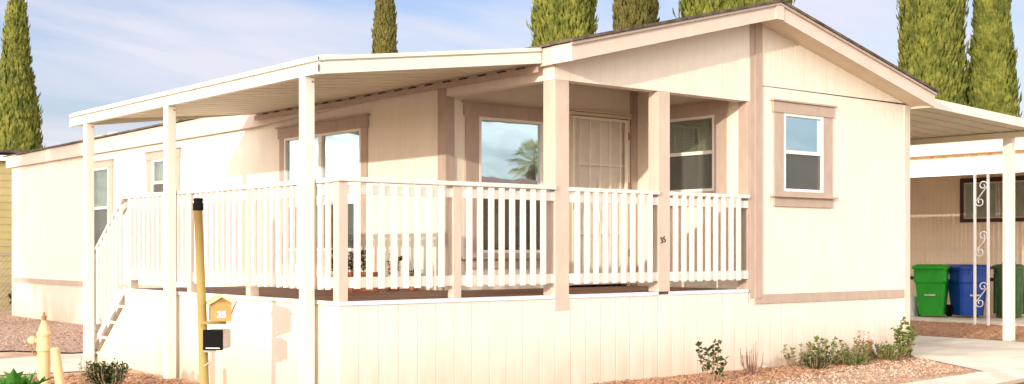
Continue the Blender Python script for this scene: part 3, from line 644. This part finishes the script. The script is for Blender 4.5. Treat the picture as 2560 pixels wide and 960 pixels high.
# bins
def place(u, D):
    import math as _m
    return None
def bin_(loc, rz, m, label, s=1., tall=1.04, lab=None):
    t = empty('wheelie_bin', (0, 0, 0), label, 'bin', 'wheeled bins by the tan home')
    b = MB(); h = tall*s
    lo, hi = (.225*s, .24*s), (.30*s, .35*s)   # half sizes bottom / top
    zc = .10*s
    rows = [(zc-.06*s, lo[0], lo[1]), (h*.62, lo[0]*.2+hi[0]*.8-.01, lo[1]*.3+hi[1]*.7), (h*.66, hi[0], hi[1]), (h*.90, hi[0]+.005, hi[1]+.005)]
    vs = []; fs = []
    def ring(z, a, c, sh=0):
        ch = .05*s
        return [(-a+ch, -c, z), (a-ch, -c, z), (a, -c+ch, z), (a, c-ch, z), (a-ch, c, z), (-a+ch, c, z), (-a, c-ch, z), (-a, -c+ch, z)]
    for z, a, c in rows: vs += ring(z, a, c)
    for i in range(len(rows)-1):
        for j in range(8): fs.append((i*8+j, i*8+(j+1) % 8, (i+1)*8+(j+1) % 8, (i+1)*8+j))
    fs.append(tuple(range(7, -1, -1))); fs.append(tuple(24+j for j in range(8))); b.add(vs, fs)
    for j in range(6):    # ribs on the front collar
        x = (-.22+.088*j)*s; b.box(x-.012, x+.012, -hi[1]-.02, -hi[1]+.01, h*.80, h*.885)
    b.build('body', m, t, bevel=.008)
    c = MB(); c.box(-.16*s, .16*s, -.27*s, -.245*s, h*.2, h*.5); g = MB()
    g.box(-.10*s, .10*s, -hi[1]+.018, -hi[1]+.036, h*.40, h*.43); g.build('lift_bar', M['galv'], t)
    l = MB(); vs = []; fs = []
    rr = [(h*.89, hi[0]+.03, hi[1]+.04), (h*.935, hi[0]+.035, hi[1]+.045), (h*.975, hi[0]*.86, hi[1]*.88)]
    for z, a, cc in rr: vs += ring(z, a, cc)
    for i in range(2):
        for j in range(8): fs.append((i*8+j, i*8+(j+1) % 8, (i+1)*8+(j+1) % 8, (i+1)*8+j))
    fs.append(tuple(range(7, -1, -1))); fs.append(tuple(16+j for j in range(8))); l.add(vs, fs); l.build('lid', m, t, bevel=.006)
    hd = MB(); hd.tube([(-.22*s, hi[1]+.0, h*.9), (-.22*s, hi[1]+.09, h*.93), (.22*s, hi[1]+.09, h*.93), (.22*s, hi[1], h*.9)], .014, 6); hd.build('handle', m, t)
    for sx in (-1, 1):
        wl = MB(); x = sx*.27*s; wl.tube([(x-.025, .20*s, .12*s), (x+.025, .20*s, .12*s)], .12*s, 18); wo2 = wl.build('wheel', M['black'], t)
        hb = MB(); hb.tube([(x-.029, .20*s, .12*s), (x+.029, .20*s, .12*s)], .055*s, 12); hb.build('hub', M['galv'], wo2)
    if lab: 
        q = MB(); q.box(hi[0]+.004, hi[0]+.010, -.05, .13, h*.70, h*.80); q.build('sticker', M['label'], t)
    t.location = loc; t.rotation_euler = (0, 0, rz)
    return t
bin_((16.05, 4.55, G+.02), R(-66), M['bing'], 'bright green wheeled bin with a pale sticker, left of the blue bin', 1.0, 1.04, True)
bin_((16.45, 4.05, G+.02), R(-34), M['binb'], 'royal blue wheeled bin standing between two green bins', 1.0, 1.04)
dk = empty('garbage_can', (16.85, 3.42, G+.02), 'dark green ribbed garbage can with a black handle beside the carport post', 'garbage can')
c = MB(); pr = []
for i in range(9): z = .02+.9*i/8; pr += [(.225+.05*i/8, z)]
pr += [(.30, .93), (.30, .96)]; c.lathe(pr, (16.85, 3.42, G+.02), 24)
for j in range(12): a = j*math.pi/6; c.box(16.85+.262*math.cos(a)-.012, 16.85+.262*math.cos(a)+.012, 3.42+.262*math.sin(a)-.012, 3.42+.262*math.sin(a)+.012, G+.1, G+.85)
c.build('body', M['bind'], dk)
c = MB(); c.lathe([(.305, .96), (.305, .985), (.22, 1.02), (.05, 1.03)], (16.85, 3.42, G+.02), 24); c.build('lid', M['bind'], dk)
c = MB(); c.tube([(16.85, 3.29, G+1.03), (16.85, 3.30, G+1.09), (16.85, 3.54, G+1.09), (16.85, 3.55, G+1.03)], .016, 6); c.build('handle', M['black'], dk)
bk = empty('bucket', (15.98, 5.0, G+.02), 'white plastic bucket with a printed label left of the green bin', 'bucket')
c = MB(); c.lathe([(.125, 0), (.145, .33), (.155, .33), (.155, .37)], (15.98, 5.0, G+.02), 18); c.build('body', M['bucket'], bk)
c = MB(); c.lathe([(.160, .37), (.160, .39), (.14, .395)], (15.98, 5.0, G+.02), 18); c.build('lid', M['bucket'], bk)
c = MB(); c.box(15.82, 15.835, 4.93, 5.03, G+.17, G+.25); c.build('printed_label', M['lblue'], bk)
tag(MB().box(-.1, .1, -.05, .05, 0, .06).build('brick', M['brick'], None, bevel=.006, root=(0, 0, 0)), 'red brick on the slab beside the dark green garbage can', 'brick').location = (16.9, 3.0, G+.02)

# ================================================================== FAR LEFT NEIGHBOUR, FENCE
yh = empty('yellow_house', (2.5, 19, G), 'yellow lap sided house beyond the far end of the home', 'house')
MB().box(1.2, 6, 19, 28, G-.1, 2.34).build('wall', M['yellow'], yh)
mb = MB(); mb.prism([(-8.3, 18.9, 1.2), (6.2, 18.9, 2.66), (6.2, 18.9, 2.50), (-8.3, 18.9, 1.05)], (0, .06, 0)) if False else None
mb.prism([(1.0, 18.85, 2.30), (6.3, 18.85, 2.44), (6.3, 18.85, 2.56), (1.0, 18.85, 2.42)], (0, .15, 0)); mb.build('fascia', M['nwhite'], yh)
MB().box(1.0, 6.3, 19.2, 28.3, 2.56, 2.62).build('roof', M['shingle'], yh)
fh = empty('tan_house', (6, 34, G), 'plain tan roof edge of a house showing above the yellow house', 'house')
MB().box(4.5, 11.2, 34, 42, G, 3.25).build('wall', M['nroof'], fh)
MB().box(4.3, 11.4, 33.8, 42.2, 3.25, 3.55).build('parapet', M['nroof'], fh)
# chain link fence
cf = empty('chain_link_fence', (1, 17.6, G), 'low chain link fence in front of the yellow house', 'fence')
mb = MB(); z0, z1 = G+.03, .30
n = 60
for i in range(-14, 60):
    x = -2.+i*.09
    for sg in (1, -1):
        a, b = (x, z0), (x+sg*(z1-z0)*.8, z1)
        mb.tube([(a[0], 17.6, a[1]), (b[0], 17.6, b[1])], .004, 3, cap=False)
mb.build('mesh', M['galv'], cf)
for x in (-2.2, .4, 3.0): MB().tube([(x, 17.6, G), (x, 17.6, .34)], .03, 8).build('post', M['galv'], cf)
MB().tube([(-3.4, 17.6, .31), (3.6, 17.6, .31)], .02, 8).build('top_rail', M['galv'], cf)

# ================================================================== TREES
def crown_cypress(prof, seed, dens=1.0, sp=(.22, .42)):
    rnd = random.Random(seed); mb = MB()
    zlo, zhi = prof[0][0], prof[-1][0]
    def rad(z):
        for (a, ra), (b, rb) in zip(prof, prof[1:]):
            if a <= z <= b: return ra+(rb-ra)*(z-a)/(b-a)
        return .02
    def lump(a, z, r):
        return 1+.16*noise.noise(Vector((math.cos(a)*r*2.2+seed, math.sin(a)*r*2.2, z*.9)))+.10*noise.noise(Vector((math.cos(a)*r*6, math.sin(a)*r*6+seed, z*2.2)))
    k = 22; nz = int((zhi-zlo)/.25)+2; vs = []; fs = []
    for i in range(nz+1):
        z = zlo+(zhi-zlo)*i/nz; r = rad(z)
        for j in range(k):
            a = 2*math.pi*j/k; rr = r*.86*lump(a, z, r); vs.append((rr*math.cos(a), rr*math.sin(a), z))
    for i in range(nz):
        for j in range(k): fs.append((i*k+j, i*k+(j+1) % k, (i+1)*k+(j+1) % k, (i+1)*k+j))
    mb.add(vs, fs)
    area = sum(6.28*(ra+rb)/2*(b-a) for (a, ra), (b, rb) in zip(prof, prof[1:]))
    for _ in range(int(area*190*dens)):
        while True:
            z = rnd.uniform(zlo, zhi); r = rad(z)
            if rnd.random() < (r+.1)/1.4: break
        a = rnd.uniform(0, 6.283); rr = r*lump(a, z, r)*(rnd.uniform(.80, 1.0) if rnd.random() < .96 else rnd.uniform(1.0, 1.10))
        L = rnd.uniform(*sp); w_ = L*rnd.uniform(.14, .24)
        p = Vector((rr*math.cos(a), rr*math.sin(a), z)); o = Vector((math.cos(a), math.sin(a), 0))
        up = (Vector((0, 0, 1))+o*rnd.uniform(.0, .38)+Vector((rnd.uniform(-.22, .22), rnd.uniform(-.22, .22), 0))).normalized()
        sd = up.cross(o).normalized()*w_; sd = (sd+o*rnd.uniform(-.6, .6)*w_)
        m_ = p+up*L*.45
        mb.add([p-up*L*.1, m_+sd+o*.01, p+up*L, m_-sd+o*.01, m_+o*w_*.7], [(0, 1, 4), (1, 2, 4), (2, 3, 4), (3, 0, 4)])
    return mb
def cypress(x, y, prof, seed, label, m='cyp', dens=1., trunk=True, sp=(.22, .42)):
    t = empty('cypress_tree', (x, y, G), label, 'tree', 'tall cypress trees behind the home')
    o = crown_cypress(prof, seed, dens, sp); o.build('crown', M[m], None).parent = t
    tb = MB(); tb.tube([(0, 0, -.1), (0, 0, prof[0][0]+.6), (.02, 0, prof[0][0]+2.5)], [.2, .16, .06], 10); tb.build('trunk', M['bark'], None).parent = t
    return t
def pf(base, zlo, H, R0, R1, ztop_frac=.72):   # column: R0 at low, R1 at the fraction, tip at H
    return [(zlo, R0*.6), (zlo+.8, R0*.95), (base, R0), (H*ztop_frac, R1), (H*.9, R1*.55), (H, .03)]
# heights are above the lot
cypress(8.95, 36.9, [(.6, .5), (1.5, .85), (4.6, .86), (6.2, .70), (8.2, .47), (10.0, .27), (10.9, .10), (11.2, .03)], 3, 'dark green conical cypress at the far left behind the long wall', sp=(.16, .32))
cypress(27.67, 41.43, [(.6, .4), (2, .62), (9.5, .60), (11.5, .53), (13.5, .40), (16, .15), (16.8, .03)], 5, 'slender lone cypress rising above the white patio awning', m='cypb', sp=(.18, .34))
cypress(24.43, 24.73, pf(5, .6, 18, 1.12, .98), 7, 'broad cypress above the left end of the gable roof', dens=1.1)
cypress(33.5, 30.2, pf(6, .6, 19, 1.0, .90), 9, 'brownish cypress in the middle of the group over the roof', m='cypb')
cypress(28.8, 21.18, pf(5, .6, 18, 1.38, 1.32), 11, 'cypress just left of the roof ridge, partly hidden by the roof')
cypress(29.19, 19.57, pf(5, .6, 16, 1.0, .9), 12, 'cypress directly behind the roof ridge, only its edge showing', m='cyp')
cypress(34.75, 16.33, pf(5, .6, 18, 1.16, .98), 13, 'large cypress right of the gable with a small gap beside it', dens=1.1)
cypress(36.4, 14.95, [(.6, .7), (1.4, .95), (4.8, .97), (8.5, .66), (11, .5), (16, .3), (17.5, .03)], 17, 'cypress at the right edge tapering above the carport', dens=1.1)
# small twiggy shrub in the gap between the two right cypresses
def leafcloud(mb, c, rx, ry, rz, n, size, rnd, up=.3, mi=0, shell=.5):
    for _ in range(n):
        while True:
            p = Vector((rnd.uniform(-1, 1), rnd.uniform(-1, 1), rnd.uniform(-1, 1)))
            if shell < p.length < 1: break
        q = Vector((c[0]+p.x*rx, c[1]+p.y*ry, c[2]+p.z*rz)); leaf(mb, q, Vector((p.x, p.y, p.z+up)).normalized(), rnd.uniform(.6, 1.2)*size, rnd, mi)
def leaf(mb, p, d_, L, rnd, mi=0, wr=.36):
    d_ = (d_+Vector((rnd.uniform(-.6, .6), rnd.uniform(-.6, .6), rnd.uniform(-.5, .5)))).normalized()
    s = d_.cross(Vector((rnd.uniform(-1, 1), rnd.uniform(-1, 1), 1))).normalized()*L*wr; nrm = s.cross(d_).normalized()*L*.08
    mb.add([p, p+d_*L*.45+s+nrm, p+d_*L-nrm*1.5, p+d_*L*.45-s+nrm, p+d_*L*.5-nrm*.3], [(0, 1, 4), (1, 2, 4), (2, 3, 4), (3, 0, 4)], mi)
def round_tree(x, y, H, rx, rz, seed, label, n=2600, m='leafd', ls=.22, cat='tree'):
    rnd = random.Random(seed); t = empty('leafy_tree', (x, y, G), label, cat)
    tb = MB(); tb.tube([(0, 0, -.1), (.05, 0, H*.35), (0, .1, H-rz)], [.16, .12, .07], 8)
    cr = MB()
    for i in range(9):
        a = rnd.uniform(0, 6.28); r_ = rnd.uniform(.2, .62); c = (rx*r_*math.cos(a), rx*r_*math.sin(a), H-rz+rz*rnd.uniform(-.55, .45))
        tb.tube([(0, .05, H*.35), (c[0]*.5, c[1]*.5, (H*.35+c[2])/2+.1), c], [.07, .05, .02], 6)
        leafcloud(cr, c, rx*.48, rx*.48, rz*.5, n//9, ls, rnd)
    tb.build('trunk', M['bark'], None).parent = t; cr.build('crown', M[m], None).parent = t
    return t
# hedge seen under the carport beam
hd = MB(); rnd = random.Random(21)
for i in range(26): leafcloud(hd, (26+rnd.uniform(-.5, .5), -2+i*.9, 2.4+rnd.uniform(-.4, .5)), .9, .9, 1.3, 260, .2, rnd)
hd.box(26.0, 26.5, -2, 21, G-.1, 2.2)
tag(hd.build('hedge', M['cyp']), 'olive green hedge behind the tan neighbouring home, under the carport beam', 'hedge')
# shade tree out to the left, its shadow falls on the far end of the long wall
round_tree(-20.2, 5.3, 8.3, 1.95, 2.3, 31, 'leafy shade tree standing out to the left of the home', n=5200, ls=.26)
# across the street (seen mirrored in the porch window)
ah = empty('house_across_street', (27, -28, ST), 'low house with a brown hipped tile roof across the street', 'house')
MB().box(20, 34, -31, -24.2, ST, 2.0).build('wall', M['nroof'], ah)
mb = MB(); mb.add([(19.3, -31.6, 2.0), (34.6, -31.6, 2.0), (34.6, -23.7, 2.0), (19.3, -23.7, 2.0), (23.5, -27.6, 3.4), (30.5, -27.6, 3.4)], [(0, 1, 5, 4), (1, 2, 5), (2, 3, 4, 5), (3, 0, 4), (3, 2, 1, 0)]); mb.build('roof', M['tileroof'], ah)
mb = MB(); mb.box(24, 25.6, -24.2, -24.17, .2, 1.3); mb.build('window', M['dark'], ah)
def palm(x, y, H, seed, label, s=1.):
    rnd = random.Random(seed); t = empty('palm_tree', (x, y, ST), label, 'palm tree', 'palms across the street')
    tb = MB(); tb.tube([(0, 0, -.1), (.05, .02, H*.5), (0, 0, H)], [.26, .2, .17], 10); tb.build('trunk', M['bark'], None).parent = t
    cr = MB()
    for i in range(46):
        a = rnd.uniform(0, 6.28); el = R(rnd.uniform(-35, 85)); L = rnd.uniform(.9, 1.3)*s
        d_ = Vector((math.cos(a)*math.cos(el), math.sin(a)*math.cos(el), math.sin(el))); b = Vector((0, 0, H)); e = b+d_*L
        cr.tube([b, e], .018, 4, cap=False)
        sd = d_.cross(Vector((0, 0, 1))).normalized()
        for j in range(11):
            th = R(-80+16*j); dd = (d_*math.cos(th)+sd*math.sin(th)); tip = e+dd*.85*s+Vector((0, 0, -.15)); ww = sd*.03+d_*.02
            cr.add([e, e+dd*.4*s+ww, tip, e+dd*.4*s-ww], [(0, 1, 2, 3)])
    cr.build('crown', M['palm'], None).parent = t
palm(34.3, -32.8, 5.8, 41, 'taller fan palm behind the tile roofed house', .85)
palm(31.9, -32.0, 5.5, 42, 'shorter fan palm behind the tile roofed house', .6)

# ================================================================== MAIL POLE
pl = empty('mail_pole', (-.86, .83, G), 'leaning yellow pole with a black cap in front of the deck', 'pole')
tp = Vector((-.905, .765, .77)); bt = Vector((-.805, .842, G-.1))
mb = MB(); mb.tube([bt, bt.lerp(tp, .5)+Vector((.004, 0, 0)), tp], [.042, .038, .035], 14); mb.build('shaft', M['cedar'], pl, smooth=True)
mb = MB(); mb.lathe([(.036, -.005), (.043, .0), (.043, .055), (.038, .06), (.036, .075), (.041, .08), (.041, .095), (.03, .1)], tp, 18); mb.build('cap', M['black'], pl)
AR = Vector((.93, -.367, 0))     # the boxes stand off to one side of the pole
FW = Vector((-.367, -.93, 0))    # and face the street
def fbox(mb, c, r0, r1, f0, f1, z0, z1, mi=0):
    P = lambda a, b, z: tuple(Vector(c)+AR*a+FW*b+Vector((0, 0, z)))
    mb.add([P(r0, f1, z0), P(r1, f1, z0), P(r1, f0, z0), P(r0, f0, z0), P(r0, f1, z1), P(r1, f1, z1), P(r1, f0, z1), P(r0, f0, z1)],
           [(0, 3, 2, 1), (4, 5, 6, 7), (0, 1, 5, 4), (1, 2, 6, 5), (2, 3, 7, 6), (3, 0, 4, 7)], mi)
hc = Vector((-.735, .70, -.16))
hb = empty('wooden_mailbox', tuple(hc), 'ochre wooden mailbox shaped like a little house with white 35', 'mailbox')
mb = MB(); P = lambda a, b, z: tuple(hc+AR*a+FW*b+Vector((0, 0, z)))
mb.prism([P(-.082, .13, 0), P(.082, .13, 0), P(.082, .13, .15), P(0, .13, .20), P(-.082, .13, .15)], tuple(FW*-.29)); bx_ = mb.build('body', M['boxwood'], hb)
mb = MB(); mb.prism([P(-.105, .155, .138), P(0, .155, .203), P(0, .155, .222), P(-.112, .155, .152)], tuple(FW*-.34)); mb.prism([P(.105, .155, .138), P(.112, .155, .152), P(0, .155, .222), P(0, .155, .203)], tuple(FW*-.34)); mb.build('roof', M['boxroof'], hb)
mb = MB(); mb.prism([P(-.03, .133, .163), P(.03, .133, .163), P(.012, .133, .180), P(-.012, .133, .180)], tuple(FW*.004)); mb.build('vent_plate', M['terra'], hb)
ang = math.atan2(AR.y, AR.x)
text('house_number', '35', .075, M['numwht'], bx_, tuple(hc+AR*.0+FW*.133+Vector((0, 0, .055))), (R(90), 0, ang), bold=.003)
text('number_shadow', '35', .060, M['numblk'], bx_, tuple(hc+AR*.002+FW*.1305+Vector((0, 0, .053))), (R(90), 0, ang), bold=.007, extrude=.0008) if False else None
mb = MB(); mb.tube([P(.086, .05, .05), P(.10, .05, .10), P(.125, .10, .165)], .005, 5); mb.build('flag', M['redfl'], hb)
mb = MB(); fbox(mb, hc, -.16, .05, -.03, .0, -.03, -.004); mb.build('bracket', M['boxwood'], hb)
bc = Vector((-.775, .70, -.40))
bb = empty('metal_mailbox', tuple(bc), 'black fronted metal mailbox with grey side below the wooden mailbox', 'mailbox')
P2 = lambda a, b, z: tuple(bc+AR*a+FW*b+Vector((0, 0, z)))
# box turned so its grey side shows at the right
q = Matrix.Rotation(R(-24), 4, 'Z')
def tb_(mb, a0, a1, b0, b1, z0, z1):
    vs = []
    for z in (z0, z1):
        for (a, b) in ((a0, b1), (a1, b1), (a1, b0), (a0, b0)):
            v = q @ (AR*a+FW*b); vs.append(tuple(bc+v+Vector((0, 0, z))))
    mb.add(vs, [(0, 3, 2, 1), (4, 5, 6, 7), (0, 1, 5, 4), (1, 2, 6, 5), (2, 3, 7, 6), (3, 0, 4, 7)])
mb = MB(); tb_(mb, -.082, .080, -.15, .06, .005, .165); mb.build('body', M['galv'], bb, bevel=.012)
mb = MB(); tb_(mb, -.088, .086, .061, .078, -.002, .17); mb.build('door', M['black'], bb, bevel=.008)
mb = MB(); tb_(mb, -.06, .06, .0785, .080, .012, .02); mb.build('door_lip', M['galv'], bb)
mb = MB(); fbox(mb, bc, -.10, .0, -.05, .03, -.02, .0); mb.tube([P2(-.035, .02, -.02), P2(-.04, .02, -.10), P2(-.10, .0, -.14)], .007, 6); mb.build('bracket', M['galv'], bb)

# ================================================================== HYDRANT AND BOLLARD
hx, hy = -1.88, 1.66; hyd = empty('fire_hydrant', (hx, hy, G), 'cream yellow fire hydrant with a side outlet and chain', 'fire hydrant')
mb = MB(); mb.lathe([(.075, 0), (.075, .04), (.052, .045), (.052, .47), (.062, .475), (.062, .505), (.056, .51), (.056, .60), (.060, .605), (.060, .625), (.048, .64), (.028, .70), (.022, .73)], (hx, hy, G), 24); mb.build('barrel', M['hyd'], hyd, smooth=False)
mb = MB(); mb.lathe([(.020, .728), (.020, .755), (.024, .76), (.024, .768), (.012, .772), (.012, .795), (.006, .80)], (hx, hy, G), 8); mb.build('top_nut', M['hydd'], hyd)
oa = Vector((-.776, .631, 0)).normalized(); oc = Vector((hx, hy, G+.56))
mb = MB(); mb.tube([oc, oc+oa*.075], .026, 12); mb.tube([oc+oa*.075, oc+oa*.12], .036, 12); mb.tube([oc+oa*.12, oc+oa*.135], [.022, .018], 6); mb.build('outlet', M['hyd'], hyd)
mb = MB(); pts = [oc+oa*(.115-.075*t)+Vector((0, 0, -.03-.09*math.sin(math.pi*t))) for t in [j/16 for j in range(17)]]
for i, p in enumerate(pts):
    if i < 16: mb.tube([p, pts[i+1]], .0045 if i % 2 else .007, 4)
mb.build('chain', M['hydd'], hyd)
bo = empty('bollard', (-1.84, 1.38, G), 'leaning cream yellow pipe bollard right of the fire hydrant', 'bollard')
mb = MB(); b0_, b1_ = Vector((-1.80, 1.36, G-.1)), Vector((-1.875, 1.41, -.385)); mb.tube([b0_, b1_, b1_+(b1_-b0_).normalized()*.012], [.040, .038, .025], 16); mb.build('pipe', M['hyd'], bo)

# ================================================================== PLANTS
def bush(name, x, y, h, rr, nst, nl, ls, mleaf, label, seed, cat='shrub', group=None, flowers=0, fm='flower', stem_r=.004, lean=.5, z=G, low=.15, wr=.36, mstem='stem'):
    rnd = random.Random(seed); t = empty(name, (x, y, z), label, cat, group); s = MB(); l = MB(); fl = MB()
    for i in range(nst):
        a = rnd.uniform(0, 6.28); r_ = rr*math.sqrt(rnd.random()); hh = h*rnd.uniform(.55, 1)*(1-.25*(r_/rr)); b = Vector((r_*.25*math.cos(a), r_*.25*math.sin(a), -.01)); e = Vector((r_*math.cos(a), r_*math.sin(a), hh))
        m_ = (b+e)/2+Vector((r_*lean*.3*math.cos(a), r_*lean*.3*math.sin(a), -.0))
        s.tube([b, m_, e], [stem_r*1.5, stem_r, stem_r*.5], 5)
        for j in range(nl):
            tt = low+(1-low)*rnd.random()**.8; p = (b*(1-tt)**2+m_*2*tt*(1-tt)+e*tt*tt)
            d_ = Vector((rnd.uniform(-1, 1), rnd.uniform(-1, 1), rnd.uniform(-.2, .8))).normalized()
            leaf(l, p, d_, ls*rnd.uniform(.6, 1.2), rnd, 0, wr)
        if flowers and rnd.random() < flowers: 
            for k_ in range(6): leaf(fl, e, Vector((math.cos(k_), math.sin(k_), .5)), .022, rnd, 0, .5)
    s.build('stems', M[mstem], None).parent = t
    if nl: l.build('leaves', M[mleaf], None).parent = t
    if fl.v: fl.build('flowers', M[fm], None).parent = t
    return t
bush('camellia_sapling', 3.97, -.60, .53, .17, 10, 14, .06, 'leafd', 'young sapling with dark leaves on bare stems, left in the bed', 51, 'sapling', low=.3)
bush('bare_twig_shrub', 4.765, -.42, .40, .13, 14, 0, .02, 'dry', 'leafless twiggy shrub between the sapling and the green bushes', 52, 'shrub', stem_r=.006, mstem='dry', lean=.9)
bush('rose_bush', 5.897, -.16, .35, .20, 12, 14, .04, 'leafy', 'thin yellow green rose bush with open stems left of the bushes', 53, 'rose bush', 'rose bushes against the skirting', flowers=0)
bush('rose_bush', 6.25, -.24, .37, .27, 22, 20, .045, 'leafg', 'fuller rose bush behind the lowest dark green clump', 54, 'rose bush', 'rose bushes against the skirting', flowers=0)
bush('rose_bush', 6.83, -.22, .34, .24, 20, 17, .04, 'leafy', 'rose bush with a few small red buds in the middle of the bed', 55, 'rose bush', 'rose bushes against the skirting', flowers=.3, fm='redfl')
bush('low_bush', 5.83, -.46, .20, .20, 46, 22, .03, 'leafd', 'low dark green bush at the front of the rose bushes', 56, 'bush', 'low bushes in the bed', lean=.9, low=.05)
bush('low_bush', 6.50, -.42, .16, .22, 46, 22, .03, 'leafg', 'low bright green bush below the red budded rose', 57, 'bush', 'low bushes in the bed', lean=.9, low=.05)
bush('low_bush', 7.35, -.30, .25, .28, 56, 26, .03, 'leafg', 'rounded low green bush nearest the driveway corner', 58, 'bush', 'low bushes in the bed', lean=.8, low=.05)
bush('bare_twig_shrub', 7.22, -.10, .46, .09, 7, 2, .025, 'leafy', 'tall thin stalks with a pink bud behind the rounded bush', 59, 'shrub', flowers=.5, stem_r=.003, mstem='stem')
bush('climbing_shrub', 7.80, -.27, .56, .14, 16, 26, .055, 'leafg', 'upright green shrub at the right corner of the home', 60, 'shrub', low=.1)
bush('small_shrub', -.99, 2.5, .36, .21, 40, 26, .045, 'leafd', 'small dense dark green shrub beside the patio post and steps', 61, 'shrub', lean=.9, low=.1, wr=.3)
bush('dry_sprig', -1.2, 2.62, .42, .10, 7, 7, .03, 'leafy', 'thin pale sprig rising behind the small dark shrub', 62, 'shrub', stem_r=.003)
bush('fence_shrub', 3.05, 17.2, .55, .5, 40, 26, .10, 'leafd', 'dark shrub at the foot of the chain link fence', 63, 'shrub')
# big leafed plant
def bigleaf(x, y):
    t = empty('leafy_vegetable', (x, y, G), 'bright green big leafed plant at the lower left corner', 'plant'); rnd = random.Random(77); l = MB(); s = MB()
    for i in range(30):
        a = i*2.4; L = rnd.uniform(.20, .30); el = R(rnd.uniform(30, 82)); d_ = Vector((math.cos(a)*math.cos(el), math.sin(a)*math.cos(el), math.sin(el)))
        st_ = Vector((rnd.uniform(-.05, .05), rnd.uniform(-.05, .05), rnd.uniform(.02, .14))); b = st_+d_*L*.5; s.tube([st_-Vector((0, 0, .05)), b], .006, 5)
        sd = d_.cross(Vector((0, 0, 1))).normalized(); nn = sd.cross(d_).normalized()
        K = 9; left = []; right = []; midp = []
        for j in range(K+1):
            t_ = j/K; c = b+d_*L*t_*1.05+Vector((0, 0, -.16*L*t_*t_*2)); wd = L*.36*math.sin(math.pi*min(1, t_*.93+.07))**.7*(1 if j % 2 else .55)
            midp.append(c); left.append(c+sd*wd+nn*wd*.35+d_*(.03 if j % 2 else 0)); right.append(c-sd*wd+nn*wd*.35+d_*(.03 if j % 2 else 0))
        vs = left+midp+right; n1 = K+1
        l.add(vs, [f_ for j in range(K) for f_ in ((j, j+1, n1+j+1, n1+j), (n1+j, n1+j+1, 2*n1+j+1, 2*n1+j))])
    l.build('leaves', M['leafbig'], None).parent = t; s.build('stalks', M['leafg'], None).parent = t
bigleaf(-2.55, .27)

# potted plants on the deck
def pot(x, y, r, h, label, seed, ph, rr, nst, nl, ls, ml='leafd', fl=0, box=None):
    t = empty('potted_plant', (x, y, 0), label, 'potted plant', 'potted plants on the deck'); mb = MB()
    if box: mb.box(-box, box, -.09, .09, 0, h); mb.box(-box-.012, box+.012, -.102, .102, h-.03, h+.001)
    else: mb.lathe([(r*.7, 0), (r*.95, h*.8), (r*1.08, h*.8), (r*1.08, h)], (0, 0, 0), 18)
    mb.build('pot', M['terra'], None).parent = t
    rnd = random.Random(seed); s = MB(); l = MB(); f_ = MB()
    for i in range(nst):
        a = rnd.uniform(0, 6.28); q_ = rr*rnd.random()**.5; bx = rnd.uniform(-box, box)*.85 if box else 0; b = Vector((bx, 0, h-.02)); e = Vector((bx+q_*math.cos(a), q_*math.sin(a), h+ph*rnd.uniform(.5, 1))); s.tube([b, e], .004, 4)
        for j in range(nl): leaf(l, b.lerp(e, rnd.uniform(.2, 1)), Vector((rnd.uniform(-1, 1), rnd.uniform(-1, 1), .3)).normalized(), ls*rnd.uniform(.6, 1.2), rnd)
        if rnd.random() < fl:
            for k_ in range(6): leaf(f_, e, Vector((math.cos(k_), math.sin(k_), .5)), .03, rnd, 0, .5)
    s.build('stems', M['stem'], None).parent = t; l.build('leaves', M[ml], None).parent = t
    if f_.v: f_.build('flowers', M['flower'], None).parent = t
pot(1.55, 2.12, .1, .20, 'terracotta trough of dark bushy plants with a pink flower', 71, .26, .10, 20, 14, .045, fl=.1, box=.17)
pot(1.50, 2.55, .1, .17, 'terracotta pot with a tall leggy green plant near the corner railing', 72, .42, .12, 12, 12, .06)
pot(1.97, 2.14, .08, .15, 'small terracotta pot with a reddish sprig right of the trough', 73, .16, .07, 7, 5, .05, ml='dry')
pot(2.10, 2.34, .075, .13, 'small pot with a pointed dark green plant', 74, .24, .08, 8, 7, .07)
pot(2.24, 2.16, .07, .12, 'tiny pot with a short dark sprig beside the house corner', 75, .12, .06, 5, 5, .06)
